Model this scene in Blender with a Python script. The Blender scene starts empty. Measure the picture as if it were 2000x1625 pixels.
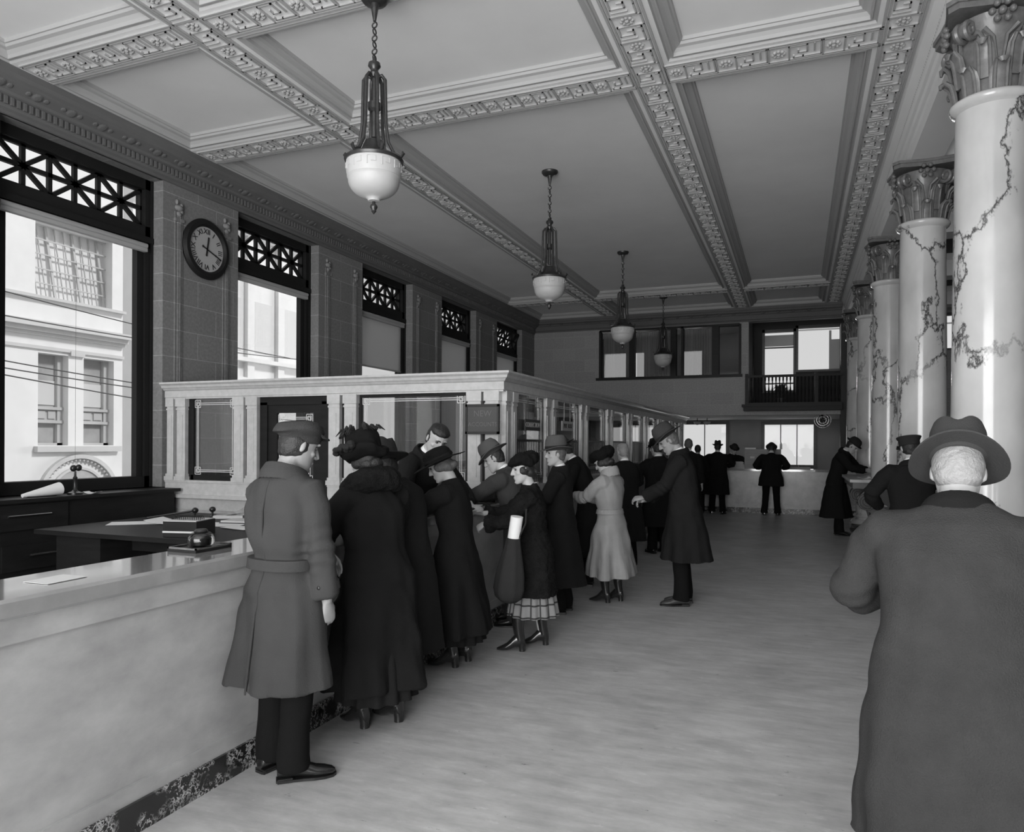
import bpy, math, random
import numpy as np
from mathutils import Vector, noise as mnoise
random.seed(7)
PI = math.pi
SC = bpy.context.scene
COL = SC.collection

# ------------------------------------------------------------------ camera, world, lights, exposure
TH, ROLL, FPX = math.radians(21.57), math.radians(0.26), 1420.0
fw = Vector((-math.sin(TH), math.cos(TH), 0)); rt0 = Vector((math.cos(TH), math.sin(TH), 0)); up0 = Vector((0, 0, 1))
rt = rt0 * math.cos(ROLL) + up0 * math.sin(ROLL)
up = up0 * math.cos(ROLL) - rt0 * math.sin(ROLL)
cam_d = bpy.data.cameras.new('camera')
cam = bpy.data.objects.new('camera', cam_d); COL.objects.link(cam)
from mathutils import Matrix
cam.matrix_world = Matrix(((rt.x, up.x, -fw.x, 0), (rt.y, up.y, -fw.y, 0), (rt.z, up.z, -fw.z, 1.6), (0, 0, 0, 1)))
cam_d.sensor_fit = 'HORIZONTAL'; cam_d.sensor_width = 36.0
cam_d.lens = 36.0 * FPX / 2000.0
cam_d.shift_x = 3.0 / 2000.0
cam_d.shift_y = (866.0 - 812.5) / 2000.0
cam_d.clip_start = 0.05; cam_d.clip_end = 300
SC.camera = cam

world = bpy.data.worlds.new('daylight_sky'); SC.world = world; world.use_nodes = True
bg = world.node_tree.nodes['Background']
bg.inputs[0].default_value = (0.97, 0.97, 0.97, 1); bg.inputs[1].default_value = 0.72

def light(name, typ, loc, rot, energy, **kw):
    d = bpy.data.lights.new(name, typ); d.energy = energy
    for k, v in kw.items(): setattr(d, k, v)
    o = bpy.data.objects.new(name, d); COL.objects.link(o)
    o.location = loc; o.rotation_euler = rot
    return o
light('sun', 'SUN', (20, 0, 30), (0, math.radians(52), math.radians(18)), 2.3, angle=math.radians(8))
# daylight entering through the tall street windows behind the camera and the flanking ones
light('street_window_light', 'AREA', (-1.6, -4.6, 2.6), (math.radians(84), 0, 0), 780, shape='RECTANGLE', size=7.5, size_y=3.6)
# added upward fill lamp behind the camera, brightening the ceiling like floor bounce
light('ceiling_fill_light', 'AREA', (-.6, -2.6, .25), (math.radians(158), 0, 0), 700, shape='RECTANGLE', size=6.0, size_y=3.2)
light('rear_fill_light', 'AREA', (-7.0, 40.0, 4.1), (math.radians(-86), 0, 0), 3200, shape='RECTANGLE', size=10.0, size_y=2.2)  # added lamp kept out of view, brightening the far room through its windows
light('side_fill_sun', 'SUN', (-20, 0, 20), (0, math.radians(-47), math.radians(-12)), 1.1, angle=math.radians(70))  # second soft sun, added to brighten the desk side like skylight
SC.view_settings.view_transform = 'Standard'; SC.view_settings.look = 'None'
SC.view_settings.exposure = 0.0; SC.view_settings.gamma = 1.0
SC.view_settings.use_curve_mapping = False
try:
    SC.cycles.max_bounces = 8; SC.cycles.diffuse_bounces = 5; SC.cycles.glossy_bounces = 3
    SC.cycles.transparent_max_bounces = 12; SC.cycles.caustics_reflective = False; SC.cycles.caustics_refractive = False
    SC.cycles.use_denoising = True; SC.cycles.sample_clamp_indirect = 4
except Exception: pass

# ------------------------------------------------------------------ materials
def newmat(name):
    m = bpy.data.materials.new(name); m.use_nodes = True
    nt = m.node_tree; b = nt.nodes['Principled BSDF']
    return m, nt, b
def N(nt, t, **kw):
    n = nt.nodes.new(t)
    for k, v in kw.items():
        if k in ('attr',):
            for a, b in v.items(): setattr(n, a, b)
        else: n.inputs[k].default_value = v
    return n
def ramp(nt, stops, fac):
    r = nt.nodes.new('ShaderNodeValToRGB'); e = r.color_ramp.elements
    while len(e) < len(stops): e.new(0.5)
    for i, (p, v) in enumerate(stops): e[i].position = p; e[i].color = (v, v, v, 1)
    nt.links.new(fac, r.inputs[0]); return r
def coords(nt, scale=(1, 1, 1), swap=None, own=False):
    tc = nt.nodes.new('ShaderNodeTexCoord'); out = tc.outputs['Object']
    if swap:
        s = nt.nodes.new('ShaderNodeSeparateXYZ'); nt.links.new(out, s.inputs[0])
        c = nt.nodes.new('ShaderNodeCombineXYZ')
        for i, a in enumerate(swap): nt.links.new(s.outputs[a], c.inputs[i])
        out = c.outputs[0]
    mp = nt.nodes.new('ShaderNodeMapping'); mp.inputs['Scale'].default_value = scale
    if own:
        oi = nt.nodes.new('ShaderNodeObjectInfo'); ad = nt.nodes.new('ShaderNodeVectorMath'); ad.operation = 'MULTIPLY_ADD'; ad.inputs[1].default_value = (3.1, 2.7, 1.3)
        nt.links.new(oi.outputs['Location'], ad.inputs[0]); nt.links.new(out, ad.inputs[2]); out = ad.outputs[0]
    nt.links.new(out, mp.inputs[0]); return mp.outputs[0]
def pm(name, v, rough=.7, amp=0., nscale=8., bump=0., bscale=60., spec=.5, metal=0., stretch=(1, 1, 1), coat=0., sheen=0.):
    m, nt, b = newmat(name)
    b.inputs['Base Color'].default_value = (v, v, v, 1); b.inputs['Roughness'].default_value = rough
    b.inputs['Specular IOR Level'].default_value = spec; b.inputs['Metallic'].default_value = metal
    b.inputs['Coat Weight'].default_value = coat; b.inputs['Coat Roughness'].default_value = .08
    if sheen: b.inputs['Sheen Weight'].default_value = sheen
    co = coords(nt, stretch)
    if amp:
        n = N(nt, 'ShaderNodeTexNoise', Scale=nscale, Detail=6., Roughness=.6); nt.links.new(co, n.inputs['Vector'])
        r = ramp(nt, [(.3, max(0, v * (1 - amp))), (.7, v * (1 + amp))], n.outputs[0])
        nt.links.new(r.outputs[0], b.inputs['Base Color'])
    if bump:
        n2 = N(nt, 'ShaderNodeTexNoise', Scale=bscale, Detail=4.); nt.links.new(co, n2.inputs['Vector'])
        bp = N(nt, 'ShaderNodeBump', Strength=bump, Distance=.01)
        nt.links.new(n2.outputs[0], bp.inputs['Height']); nt.links.new(bp.outputs[0], b.inputs['Normal'])
    return m
def veined(name, base, vein, scale=1.6, width=.045, rough=.2, cloud=.12, dens=.5, coat=.3, stretch=(1, 1, 1), own=False):
    m, nt, b = newmat(name)
    co = coords(nt, stretch, None, own)
    d = N(nt, 'ShaderNodeTexNoise', Scale=scale * 2.2, Detail=9., Roughness=.66); nt.links.new(co, d.inputs['Vector'])
    mx = nt.nodes.new('ShaderNodeMix'); mx.data_type = 'VECTOR'; mx.inputs[0].default_value = .42
    nt.links.new(co, mx.inputs[4]); nt.links.new(d.outputs['Color'], mx.inputs[5])
    vo = N(nt, 'ShaderNodeTexVoronoi', Scale=scale * 1.6, attr={'feature': 'DISTANCE_TO_EDGE'}); nt.links.new(mx.outputs[1], vo.inputs['Vector'])
    vr = ramp(nt, [(0., 1.), (width, 0.)], vo.outputs['Distance'])
    mk = N(nt, 'ShaderNodeTexNoise', Scale=scale * 1.1, Detail=2.); nt.links.new(co, mk.inputs['Vector'])
    mr = ramp(nt, [(dens, 0.), (dens + .12, 1.)], mk.outputs[0])
    mu = nt.nodes.new('ShaderNodeMath'); mu.operation = 'MULTIPLY'
    nt.links.new(vr.outputs[0], mu.inputs[0]); nt.links.new(mr.outputs[0], mu.inputs[1])
    cl = N(nt, 'ShaderNodeTexNoise', Scale=scale * 2.2, Detail=5.); nt.links.new(co, cl.inputs['Vector'])
    cr = ramp(nt, [(.3, base * (1 - cloud)), (.7, base * (1 + cloud))], cl.outputs[0])
    mc = nt.nodes.new('ShaderNodeMix'); mc.data_type = 'RGBA'
    nt.links.new(mu.outputs[0], mc.inputs[0]); nt.links.new(cr.outputs[0], mc.inputs[6]); mc.inputs[7].default_value = (vein, vein, vein, 1)
    nt.links.new(mc.outputs[2], b.inputs['Base Color'])
    b.inputs['Roughness'].default_value = rough; b.inputs['Coat Weight'].default_value = coat; b.inputs['Coat Roughness'].default_value = .06
    return m
def masonry(name, v, swap, joint=1.7, bw=.62, rh=.33):
    m, nt, b = newmat(name)
    co = coords(nt, (1, 1, 1), swap)
    br = N(nt, 'ShaderNodeTexBrick', Scale=1.); nt.links.new(co, br.inputs['Vector'])
    br.inputs['Mortar Size'].default_value = .0045; br.inputs['Brick Width'].default_value = bw; br.inputs['Row Height'].default_value = rh
    br.inputs['Color1'].default_value = (v * .94, v * .94, v * .94, 1); br.inputs['Color2'].default_value = (v * 1.08,) * 3 + (1,)
    br.inputs['Mortar'].default_value = (v * joint,) * 3 + (1,); br.inputs['Mortar Smooth'].default_value = 0.
    n = N(nt, 'ShaderNodeTexNoise', Scale=30., Detail=5.); nt.links.new(co, n.inputs['Vector'])
    r = ramp(nt, [(.3, .85), (.7, 1.12)], n.outputs[0])
    mc = nt.nodes.new('ShaderNodeMix'); mc.data_type = 'RGBA'; mc.blend_type = 'MULTIPLY'; mc.inputs[0].default_value = 1.
    nt.links.new(br.outputs[0], mc.inputs[6]); nt.links.new(r.outputs[0], mc.inputs[7])
    nt.links.new(mc.outputs[2], b.inputs['Base Color']); b.inputs['Roughness'].default_value = .65
    return m
def glassmat(name, tint=.9, refl=.09, fr=.5):
    m, nt, b = newmat(name); nt.nodes.remove(b)
    tr = nt.nodes.new('ShaderNodeBsdfTransparent'); tr.inputs[0].default_value = (tint, tint, tint, 1)
    gl = nt.nodes.new('ShaderNodeBsdfGlossy'); gl.inputs['Roughness'].default_value = .02; gl.inputs[0].default_value = (.9, .9, .9, 1)
    mx = nt.nodes.new('ShaderNodeMixShader'); lw = nt.nodes.new('ShaderNodeLayerWeight'); lw.inputs[0].default_value = .25
    ad = nt.nodes.new('ShaderNodeMath'); ad.operation = 'MULTIPLY_ADD'; ad.inputs[1].default_value = fr; ad.inputs[2].default_value = refl
    nt.links.new(lw.outputs['Fresnel'], ad.inputs[0]); nt.links.new(ad.outputs[0], mx.inputs[0])
    nt.links.new(tr.outputs[0], mx.inputs[1]); nt.links.new(gl.outputs[0], mx.inputs[2])
    nt.links.new(mx.outputs[0], nt.nodes['Material Output'].inputs[0]); return m
def sheer(name, v, alpha):
    m, nt, b = newmat(name)
    b.inputs['Base Color'].default_value = (v, v, v, 1); b.inputs['Alpha'].default_value = alpha; b.inputs['Roughness'].default_value = .9
    return m

def shade_material(name, v, tr):
    m, nt, b = newmat(name); b.inputs['Base Color'].default_value = (v, v, v, 1); b.inputs['Roughness'].default_value = .9
    t = nt.nodes.new('ShaderNodeBsdfTranslucent'); t.inputs[0].default_value = (tr, tr, tr, 1); a = nt.nodes.new('ShaderNodeAddShader')
    nt.links.new(b.outputs[0], a.inputs[0]); nt.links.new(t.outputs[0], a.inputs[1]); nt.links.new(a.outputs[0], nt.nodes['Material Output'].inputs[0]); return m
def floor_material():
    m, nt, b = newmat('worn_floor')
    co = coords(nt)
    a = N(nt, 'ShaderNodeTexNoise', Scale=1.1, Detail=6., Roughness=.65)
    mp = nt.nodes.new('ShaderNodeMapping'); mp.inputs['Scale'].default_value = (3.0, 11, 1); mp.inputs['Rotation'].default_value = (0, 0, math.radians(-14))
    nt.links.new(co, mp.inputs[0]); nt.links.new(mp.outputs[0], a.inputs['Vector'])
    c = N(nt, 'ShaderNodeTexNoise', Scale=1.6, Detail=7., Roughness=.7); nt.links.new(co, c.inputs['Vector'])
    ad = nt.nodes.new('ShaderNodeMath'); ad.operation = 'ADD'; nt.links.new(a.outputs[0], ad.inputs[0]); nt.links.new(c.outputs[0], ad.inputs[1])
    r = ramp(nt, [(.38, .34), (.5, .43), (.62, .53)], ad.outputs[0])
    hv = nt.nodes.new('ShaderNodeMath'); hv.operation = 'MULTIPLY'; hv.inputs[1].default_value = .5
    nt.links.new(ad.outputs[0], hv.inputs[0]); nt.links.new(hv.outputs[0], r.inputs[0])
    # scuffs and grit
    g = N(nt, 'ShaderNodeTexNoise', Scale=9., Detail=8., Roughness=.75)
    mg = nt.nodes.new('ShaderNodeMapping'); mg.inputs['Scale'].default_value = (1, 2.2, 1)
    nt.links.new(co, mg.inputs[0]); nt.links.new(mg.outputs[0], g.inputs['Vector'])
    gr = ramp(nt, [(.635, 0.), (.68, 1.)], g.outputs[0])
    wt = N(nt, 'ShaderNodeTexNoise', Scale=6., Detail=7., Roughness=.7); nt.links.new(mg.outputs[0], wt.inputs['Vector'])
    wr = ramp(nt, [(.60, 0.), (.68, .35)], wt.outputs[0])
    m1 = nt.nodes.new('ShaderNodeMix'); m1.data_type = 'RGBA'; nt.links.new(gr.outputs[0], m1.inputs[0]); nt.links.new(r.outputs[0], m1.inputs[6]); m1.inputs[7].default_value = (.12, .12, .12, 1)
    m2 = nt.nodes.new('ShaderNodeMix'); m2.data_type = 'RGBA'; nt.links.new(wr.outputs[0], m2.inputs[0]); nt.links.new(m1.outputs[2], m2.inputs[6]); m2.inputs[7].default_value = (.68, .68, .68, 1)
    nt.links.new(m2.outputs[2], b.inputs['Base Color'])
    b.inputs['Roughness'].default_value = .42; b.inputs['Specular IOR Level'].default_value = .4
    bp = N(nt, 'ShaderNodeBump', Strength=.12, Distance=.01); nt.links.new(a.outputs[0], bp.inputs['Height']); nt.links.new(bp.outputs[0], b.inputs['Normal'])
    return m

def plaid_material():
    m, nt, b = newmat('plaid_wool')
    tc = nt.nodes.new('ShaderNodeTexCoord'); s = nt.nodes.new('ShaderNodeSeparateXYZ'); nt.links.new(tc.outputs['UV'], s.inputs[0])
    outs = []
    for ax, f in ((0, 17.), (1, 11.)):
        mu = nt.nodes.new('ShaderNodeMath'); mu.operation = 'MULTIPLY'; mu.inputs[1].default_value = f; nt.links.new(s.outputs[ax], mu.inputs[0])
        fr = nt.nodes.new('ShaderNodeMath'); fr.operation = 'FRACT'; nt.links.new(mu.outputs[0], fr.inputs[0])
        lt = nt.nodes.new('ShaderNodeMath'); lt.operation = 'LESS_THAN'; lt.inputs[1].default_value = .14; nt.links.new(fr.outputs[0], lt.inputs[0]); outs.append(lt)
    ad = nt.nodes.new('ShaderNodeMath'); ad.operation = 'ADD'; nt.links.new(outs[0].outputs[0], ad.inputs[0]); nt.links.new(outs[1].outputs[0], ad.inputs[1])
    r = ramp(nt, [(0., .22), (.5, .07), (1., .03)], ad.outputs[0]); nt.links.new(r.outputs[0], b.inputs['Base Color']); b.inputs['Roughness'].default_value = .9
    return m

M = {}
M['ceiling'] = pm('painted_plaster', .80, .85, .05, .8)
M['relief'] = pm('plaster_relief', .42, .8)
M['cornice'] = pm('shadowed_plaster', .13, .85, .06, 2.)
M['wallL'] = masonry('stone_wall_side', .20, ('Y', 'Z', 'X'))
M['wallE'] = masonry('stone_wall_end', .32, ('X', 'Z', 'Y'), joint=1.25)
M['wall_plain'] = pm('painted_wall', .42, .8, .05, 3.)
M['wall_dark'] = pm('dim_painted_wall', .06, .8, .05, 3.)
M['stone'] = pm('carved_stone', .23, .7, .06, 20.)
M['marble'] = pm('pale_marble', .50, .22, .10, 14., coat=.4)
M['marble_top'] = pm('polished_marble_top', .28, .05, .08, 10., coat=1.)
M['marble_body'] = pm('counter_marble', .38, .32, .20, 6., coat=.15, stretch=(1, .6, 1))
M['column'] = veined('veined_column_marble', .56, .02, 1.3, .030, .2, .16, .36, stretch=(1, 1, .6), own=True)
M['plinth'] = veined('black_marble_plinth', .018, .62, 7., .10, .2, .3, .44)
M['darkwood'] = pm('dark_mahogany', .011, .5, .3, 3., spec=.25, stretch=(1, 1, 6))
M['wood'] = pm('brown_wood', .07, .4, .2, 4., stretch=(1, 1, 6))
M['frame'] = pm('black_window_frame', .014, .55, spec=.2)
M['bronze'] = pm('dark_bronze', .06, .35, .2, 30., metal=.6)
M['capital'] = pm('bronzed_capital', .15, .4, .2, 25., coat=.2)
M['opal'] = pm('opal_glass', .48, .5)
M['glass'] = glassmat('screen_glass', .90, .07)
M['windowglass'] = glassmat('window_glass', .97, .005, .12)
M['etch'] = pm('etched_glass_line', .75, .6)
M['shade'] = shade_material('linen_window_shade', .30, .30)
M['shade_pale'] = pm('pale_window_shade', .65, .9)
M['curtain'] = sheer('sheer_curtain', .30, .62)
M['paper'] = pm('paper', .78, .8)
M['paper_dim'] = pm('ledger_paper', .55, .8)
M['black'] = pm('black_enamel', .014, .3)
M['sign'] = pm('dark_sign_face', .045, .5)
M['signletter'] = pm('dull_gilt_letter', .105, .5)
M['signpale'] = pm('pale_sign_face', .38, .6)
M['clockface'] = pm('clock_face', .42, .6)
M['metal'] = pm('bright_nickel', .6, .2, metal=1.)
M['inkglass'] = glassmat('inkwell_glass', .7, .04)
M['darkstone'] = pm('dark_marble_stand', .045, .3, .3, 6., coat=.2)
M['stonepale'] = pm('pale_facade_stone', .74, .9, .05, 1.5)
M['stonecor'] = pm('facade_cornice_stone', .56, .9, .05, 1.5)
M['facwin'] = pm('facade_window_glass', .38, .5, .3, .8)
M['facwin2'] = pm('facade_window_blind', .62, .8)
M['facframe'] = pm('facade_window_frame', .48, .7)
M['street'] = pm('street_paving', .5, .9)
M['wire'] = pm('wire', .08, .6)
M['floor'] = floor_material()
M['plaid'] = plaid_material()
M['plant'] = pm('plant_leaf', .05, .6)
M['skin'] = pm('skin', .42, .55, .05, 20.)
M['skin_dim'] = pm('dimmed_skin', .27, .55, .08, 20.)  # skin colour darkened to offset the strong light near the camera
M['shirt'] = pm('white_collar_cloth', .80, .8)
M['hair_dark'] = pm('dark_hair', .016, .55, .3, 60., bump=.5, bscale=120.)
M['hair_grey'] = pm('grey_hair', .10, .6, .25, 60., bump=.5, bscale=120.)
M['hair_white'] = pm('white_hair', .25, .6, .15, 60., bump=.5, bscale=120.)
M['leather'] = pm('black_leather', .014, .22, coat=.5)
M['leather_brown'] = pm('brown_leather', .05, .3, coat=.3)
M['skin_lit'] = pm('bright_lit_skin', .38, .55, .05, 20.)  # old man's skin, with the glare on his neck put into the colour
M['eye'] = pm('eye', .06, .2)
def cloth(name, v, bump=.25, bs=160., rough=.92, amp=.06): return pm(name, v, rough, amp, 9., bump, bs, spec=.12)
M['c_taupe'] = cloth('taupe_overcoat_cloth', .044)
M['c_tweed'] = cloth('charcoal_twill', .034, .5, 220., amp=.12)
M['c_black'] = cloth('black_wool', .0105)
M['c_black2'] = cloth('black_serge', .0125)
M['c_fur'] = cloth('black_fur', .0095, 1., 90., amp=.4)
M['c_grey'] = cloth('pale_grey_wool', .29)
M['c_brown'] = cloth('brown_wool', .045)
M['c_trouser'] = cloth('dark_trouser_cloth', .007)
M['c_trouser2'] = cloth('grey_trouser_cloth', .035)
M['c_felt'] = cloth('grey_felt', .085, .1)
M['c_felt_dk'] = cloth('dark_felt', .025, .1)
M['c_felt_bl'] = cloth('black_felt', .007, .1)
M['c_cap'] = cloth('cap_tweed', .040, .5, 200., amp=.15)
M['c_bag'] = cloth('bag_cloth', .028)

# ------------------------------------------------------------------ mesh helpers
class MB:
    def __init__(self): self.v = []; self.f = []; self.uv = None
    def add(self, V, F):
        o = len(self.v); self.v.extend([tuple(map(float, p)) for p in V]); self.f.extend([tuple(i + o for i in f) for f in F]); return self
    def box(self, x0, x1, y0, y1, z0, z1):
        V = [(x0, y0, z0), (x1, y0, z0), (x1, y1, z0), (x0, y1, z0), (x0, y0, z1), (x1, y0, z1), (x1, y1, z1), (x0, y1, z1)]
        return self.add(V, [(0, 3, 2, 1), (4, 5, 6, 7), (0, 1, 5, 4), (1, 2, 6, 5), (2, 3, 7, 6), (3, 0, 4, 7)])
    def bar(self, a, b, w, t, n=(1, 0, 0)):
        """box beam from a to b; n = its thin direction"""
        a, b, n = Vector(a), Vector(b), Vector(n).normalized(); d = (b - a).normalized(); s = d.cross(n).normalized()
        V = []
        for p in (a, b):
            for i, j in ((-1, -1), (1, -1), (1, 1), (-1, 1)): V.append(p + s * i * w / 2 + n * j * t / 2)
        return self.add(V, [(0, 3, 2, 1), (4, 5, 6, 7), (0, 1, 5, 4), (1, 2, 6, 5), (2, 3, 7, 6), (3, 0, 4, 7)])
    def rings(self, R, cap=True, closed=True):
        n = len(R[0]); o = []
        for r in R: o.extend(r)
        F = []
        for i in range(len(R) - 1):
            for j in range(n if closed else n - 1):
                k = (j + 1) % n; F.append((i * n + j, i * n + k, (i + 1) * n + k, (i + 1) * n + j))
        if cap:
            F.append(tuple(range(n - 1, -1, -1))); F.append(tuple((len(R) - 1) * n + j for j in range(n)))
        return self.add(o, F)
    def lathe(self, prof, c=(0, 0, 0), n=32, cap=True, mod=None):
        R = []
        for r, z in prof:
            R.append([(c[0] + r * (mod(a, z) if mod else 1) * math.cos(a), c[1] + r * (mod(a, z) if mod else 1) * math.sin(a), c[2] + z) for a in [2 * PI * j / n for j in range(n)]])
        return self.rings(R, cap)
    def tube(self, pts, rad, n=10, flat=None, ref=None):
        P = [Vector(p) for p in pts]; k = len(P)
        if not hasattr(rad, '__len__'): rad = [rad] * k
        R = []; prev = Vector(ref) if ref is not None else None
        for i in range(k):
            d = (P[min(i + 1, k - 1)] - P[max(i - 1, 0)])
            if d.length < 1e-9: d = Vector((0, 0, 1))
            d.normalize()
            if prev is None: prev = Vector((1, 0, 0)) if abs(d.x) < .9 else Vector((0, 1, 0))
            u = prev - d * prev.dot(d)
            if u.length < 1e-6: u = d.orthogonal()
            u.normalize(); prev = u; w = d.cross(u)
            ru, rw = (rad[i], rad[i] * (flat if flat else 1)) if not hasattr(rad[i], '__len__') else rad[i]
            R.append([tuple(P[i] + u * ru * math.cos(a) + w * rw * math.sin(a)) for a in [2 * PI * j / n for j in range(n)]])
        return self.rings(R)
    def ell(self, c, r, rot=None, n=12, m=8):
        R = []
        for i in range(m + 1):
            t = PI * (i if 0 < i < m else (.02 if i == 0 else m - .02)) / m
            ring = []
            for j in range(n):
                a = 2 * PI * j / n
                p = Vector((r[0] * math.sin(t) * math.cos(a), r[1] * math.sin(t) * math.sin(a), -r[2] * math.cos(t)))
                if rot is not None: p = rot @ p
                ring.append(tuple(Vector(c) + p))
            R.append(ring)
        return self.rings(R)
    def torus(self, c, R, r, axis=(0, 0, 1), n=16, m=6, sx=1., sy=1.):
        q = Vector((0, 0, 1)).rotation_difference(Vector(axis)).to_matrix()
        V = []; F = []
        for i in range(n):
            a = 2 * PI * i / n
            for j in range(m):
                b = 2 * PI * j / m
                V.append(Vector(c) + q @ Vector(((R + r * math.cos(b)) * math.cos(a) * sx, (R + r * math.cos(b)) * math.sin(a) * sy, r * math.sin(b))))
                F.append((i * m + j, ((i + 1) % n) * m + j, ((i + 1) % n) * m + (j + 1) % m, i * m + (j + 1) % m))
        return self.add(V, F)
    def prism(self, poly, axis, a0, a1):
        """extrude a 2D polygon along axis 'x','y' or 'z'"""
        def P(p, a): return {'x': (a, p[0], p[1]), 'y': (p[0], a, p[1]), 'z': (p[0], p[1], a)}[axis]
        n = len(poly); V = [P(p, a0) for p in poly] + [P(p, a1) for p in poly]
        F = [tuple(range(n)), tuple(range(2 * n - 1, n - 1, -1))] + [(i, (i + 1) % n, n + (i + 1) % n, n + i) for i in range(n)]
        return self.add(V, F)
    def build(self, name, m, parent=None, smooth=False, auto=None):
        me = bpy.data.meshes.new(name); me.from_pydata(self.v, [], self.f); me.update()
        return link(name, me, m, parent, smooth)
def fixn(me):
    import bmesh
    bm = bmesh.new(); bm.from_mesh(me); bmesh.ops.recalc_face_normals(bm, faces=bm.faces); bm.to_mesh(me); bm.free()
def link(name, me, m, parent=None, smooth=False):
    fixn(me)
    o = bpy.data.objects.new(name, me); COL.objects.link(o)
    if m is not None: me.materials.append(M[m] if isinstance(m, str) else m)
    if parent is not None: o.parent = parent
    if smooth:
        for p in me.polygons: p.use_smooth = True
        try: me.set_sharp_from_angle(angle=math.radians(42))
        except Exception: pass
    return o
def thing(name, label, cat, loc=(0, 0, 0), rz=0., group=None):
    o = bpy.data.objects.new(name, None); COL.objects.link(o); o.location = loc; o.rotation_euler = (0, 0, rz); o.empty_display_size = .1
    o['label'] = label; o['category'] = cat
    if group: o['group'] = group
    return o
def tag(o, label, cat, group=None, kind=None):
    o['label'] = label; o['category'] = cat
    if group: o['group'] = group
    if kind: o['kind'] = kind
    return o
def struct(o): o['kind'] = 'structure'; return o
def sempty(name):
    o = bpy.data.objects.new(name, None); COL.objects.link(o); o['kind'] = 'structure'; return o
def copy_tree(o, parent=None):
    c = o.copy(); COL.objects.link(c)
    if parent is not None: c.parent = parent
    for ch in list(o.children): copy_tree(ch, c)
    return c
def text_mesh(body, size, depth=.003):
    cu = bpy.data.curves.new('t', 'FONT'); cu.body = body; cu.size = size; cu.extrude = depth; cu.align_x = 'CENTER'; cu.align_y = 'CENTER'; cu.resolution_u = 3
    o = bpy.data.objects.new('t', cu); COL.objects.link(o); bpy.context.view_layer.update()
    me = bpy.data.meshes.new_from_object(o.evaluated_get(bpy.context.evaluated_depsgraph_get()))
    bpy.data.objects.remove(o); bpy.data.curves.remove(cu); return me
def place_text(body, size, origin, right, upv, name, m, parent, depth=.003, thicken=0.):
    me = text_mesh(body, size, depth)
    right, upv = Vector(right).normalized(), Vector(upv).normalized(); nrm = right.cross(upv)
    for v in me.vertices:
        c = v.co.copy(); v.co = Vector(origin) + right * c.x + upv * c.y + nrm * c.z
    me.materials.clear()
    return link(name, me, m, parent)
def wall_with_holes(mb, axis, p0, p1, a0, a1, z0, z1, holes):
    """wall slab (between p0,p1 on its thin axis) spanning a0..a1, z0..z1 with rectangular holes (a0,a1,z0,z1)"""
    xs = sorted({a0, a1, *[h[0] for h in holes], *[h[1] for h in holes]}); zs = sorted({z0, z1, *[h[2] for h in holes], *[h[3] for h in holes]})
    xs = [x for x in xs if a0 <= x <= a1]; zs = [z for z in zs if z0 <= z <= z1]
    for i in range(len(xs) - 1):
        run = None
        for j in range(len(zs) - 1):
            cx, cz = (xs[i] + xs[i + 1]) / 2, (zs[j] + zs[j + 1]) / 2
            solid = not any(h[0] < cx < h[1] and h[2] < cz < h[3] for h in holes)
            if solid: run = (run[0] if run else zs[j], zs[j + 1])
            if (not solid or j == len(zs) - 2) and run:
                if axis == 'x': mb.box(p0, p1, xs[i], xs[i + 1], run[0], run[1])
                else: mb.box(xs[i], xs[i + 1], p0, p1, run[0], run[1])
                run = None
# ------------------------------------------------------------------ room shell
XW, XF = -7.1, -7.27            # face of the left wall piers, face of the window frames
YE = 19.8                        # end wall
ZB, ZC = 5.12, 5.25              # soffit of the ceiling beams, coffer panels
WIN = [(-1.3, .48), (1.74, 3.53), (4.66, 6.58), (7.84, 9.63), (10.88, 12.66), (13.93, 15.71), (17.0, 18.8), (19.2, 21.4)]
SILL, HEAD = 1.06, 4.74

f = MB().box(-7.5, 4.6, -5.2, 26.2, -.12, 0).build('floor', 'floor'); struct(f)
w = MB(); wall_with_holes(w, 'x', -7.5, XW, -5.2, 26.2, 0, ZC + .1, [(a, b, SILL, HEAD if a < 19 else 2.6) for a, b in WIN]); WL = struct(w.build('wall_left', 'wallL'))
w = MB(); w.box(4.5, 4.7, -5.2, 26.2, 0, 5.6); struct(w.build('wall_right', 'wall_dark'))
w = MB(); wall_with_holes(w, 'y', -5.2, -5.0, -7.1, 4.5, 0, 5.35, [(-5.5, -2.9, .9, 4.5), (-2.3, .4, .0, 4.5), (1.0, 3.6, .9, 4.5)]); struct(w.build('wall_front', 'wall_plain'))
# end wall with the office window above, opening under the mezzanine
w = MB(); wall_with_holes(w, 'y', YE, YE + .25, XW, 4.5, 0, ZC + .1, [(-5.15, -1.42, 3.42, 4.74), (-1.2, 1.2, 3.0, 4.78), (XW - .1, 1.42, 0, 2.36), (2.9, 3.5, 3.9, 4.7), (-1.2, 1.2, 2.62, 3.1)])
struct(w.build('wall_end', 'wallE'))
w = MB(); w.box(.98, 1.42, YE - .06, YE + .3, 0, 4.62); struct(w.build('trim_8', 'wall_dark'))
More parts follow.
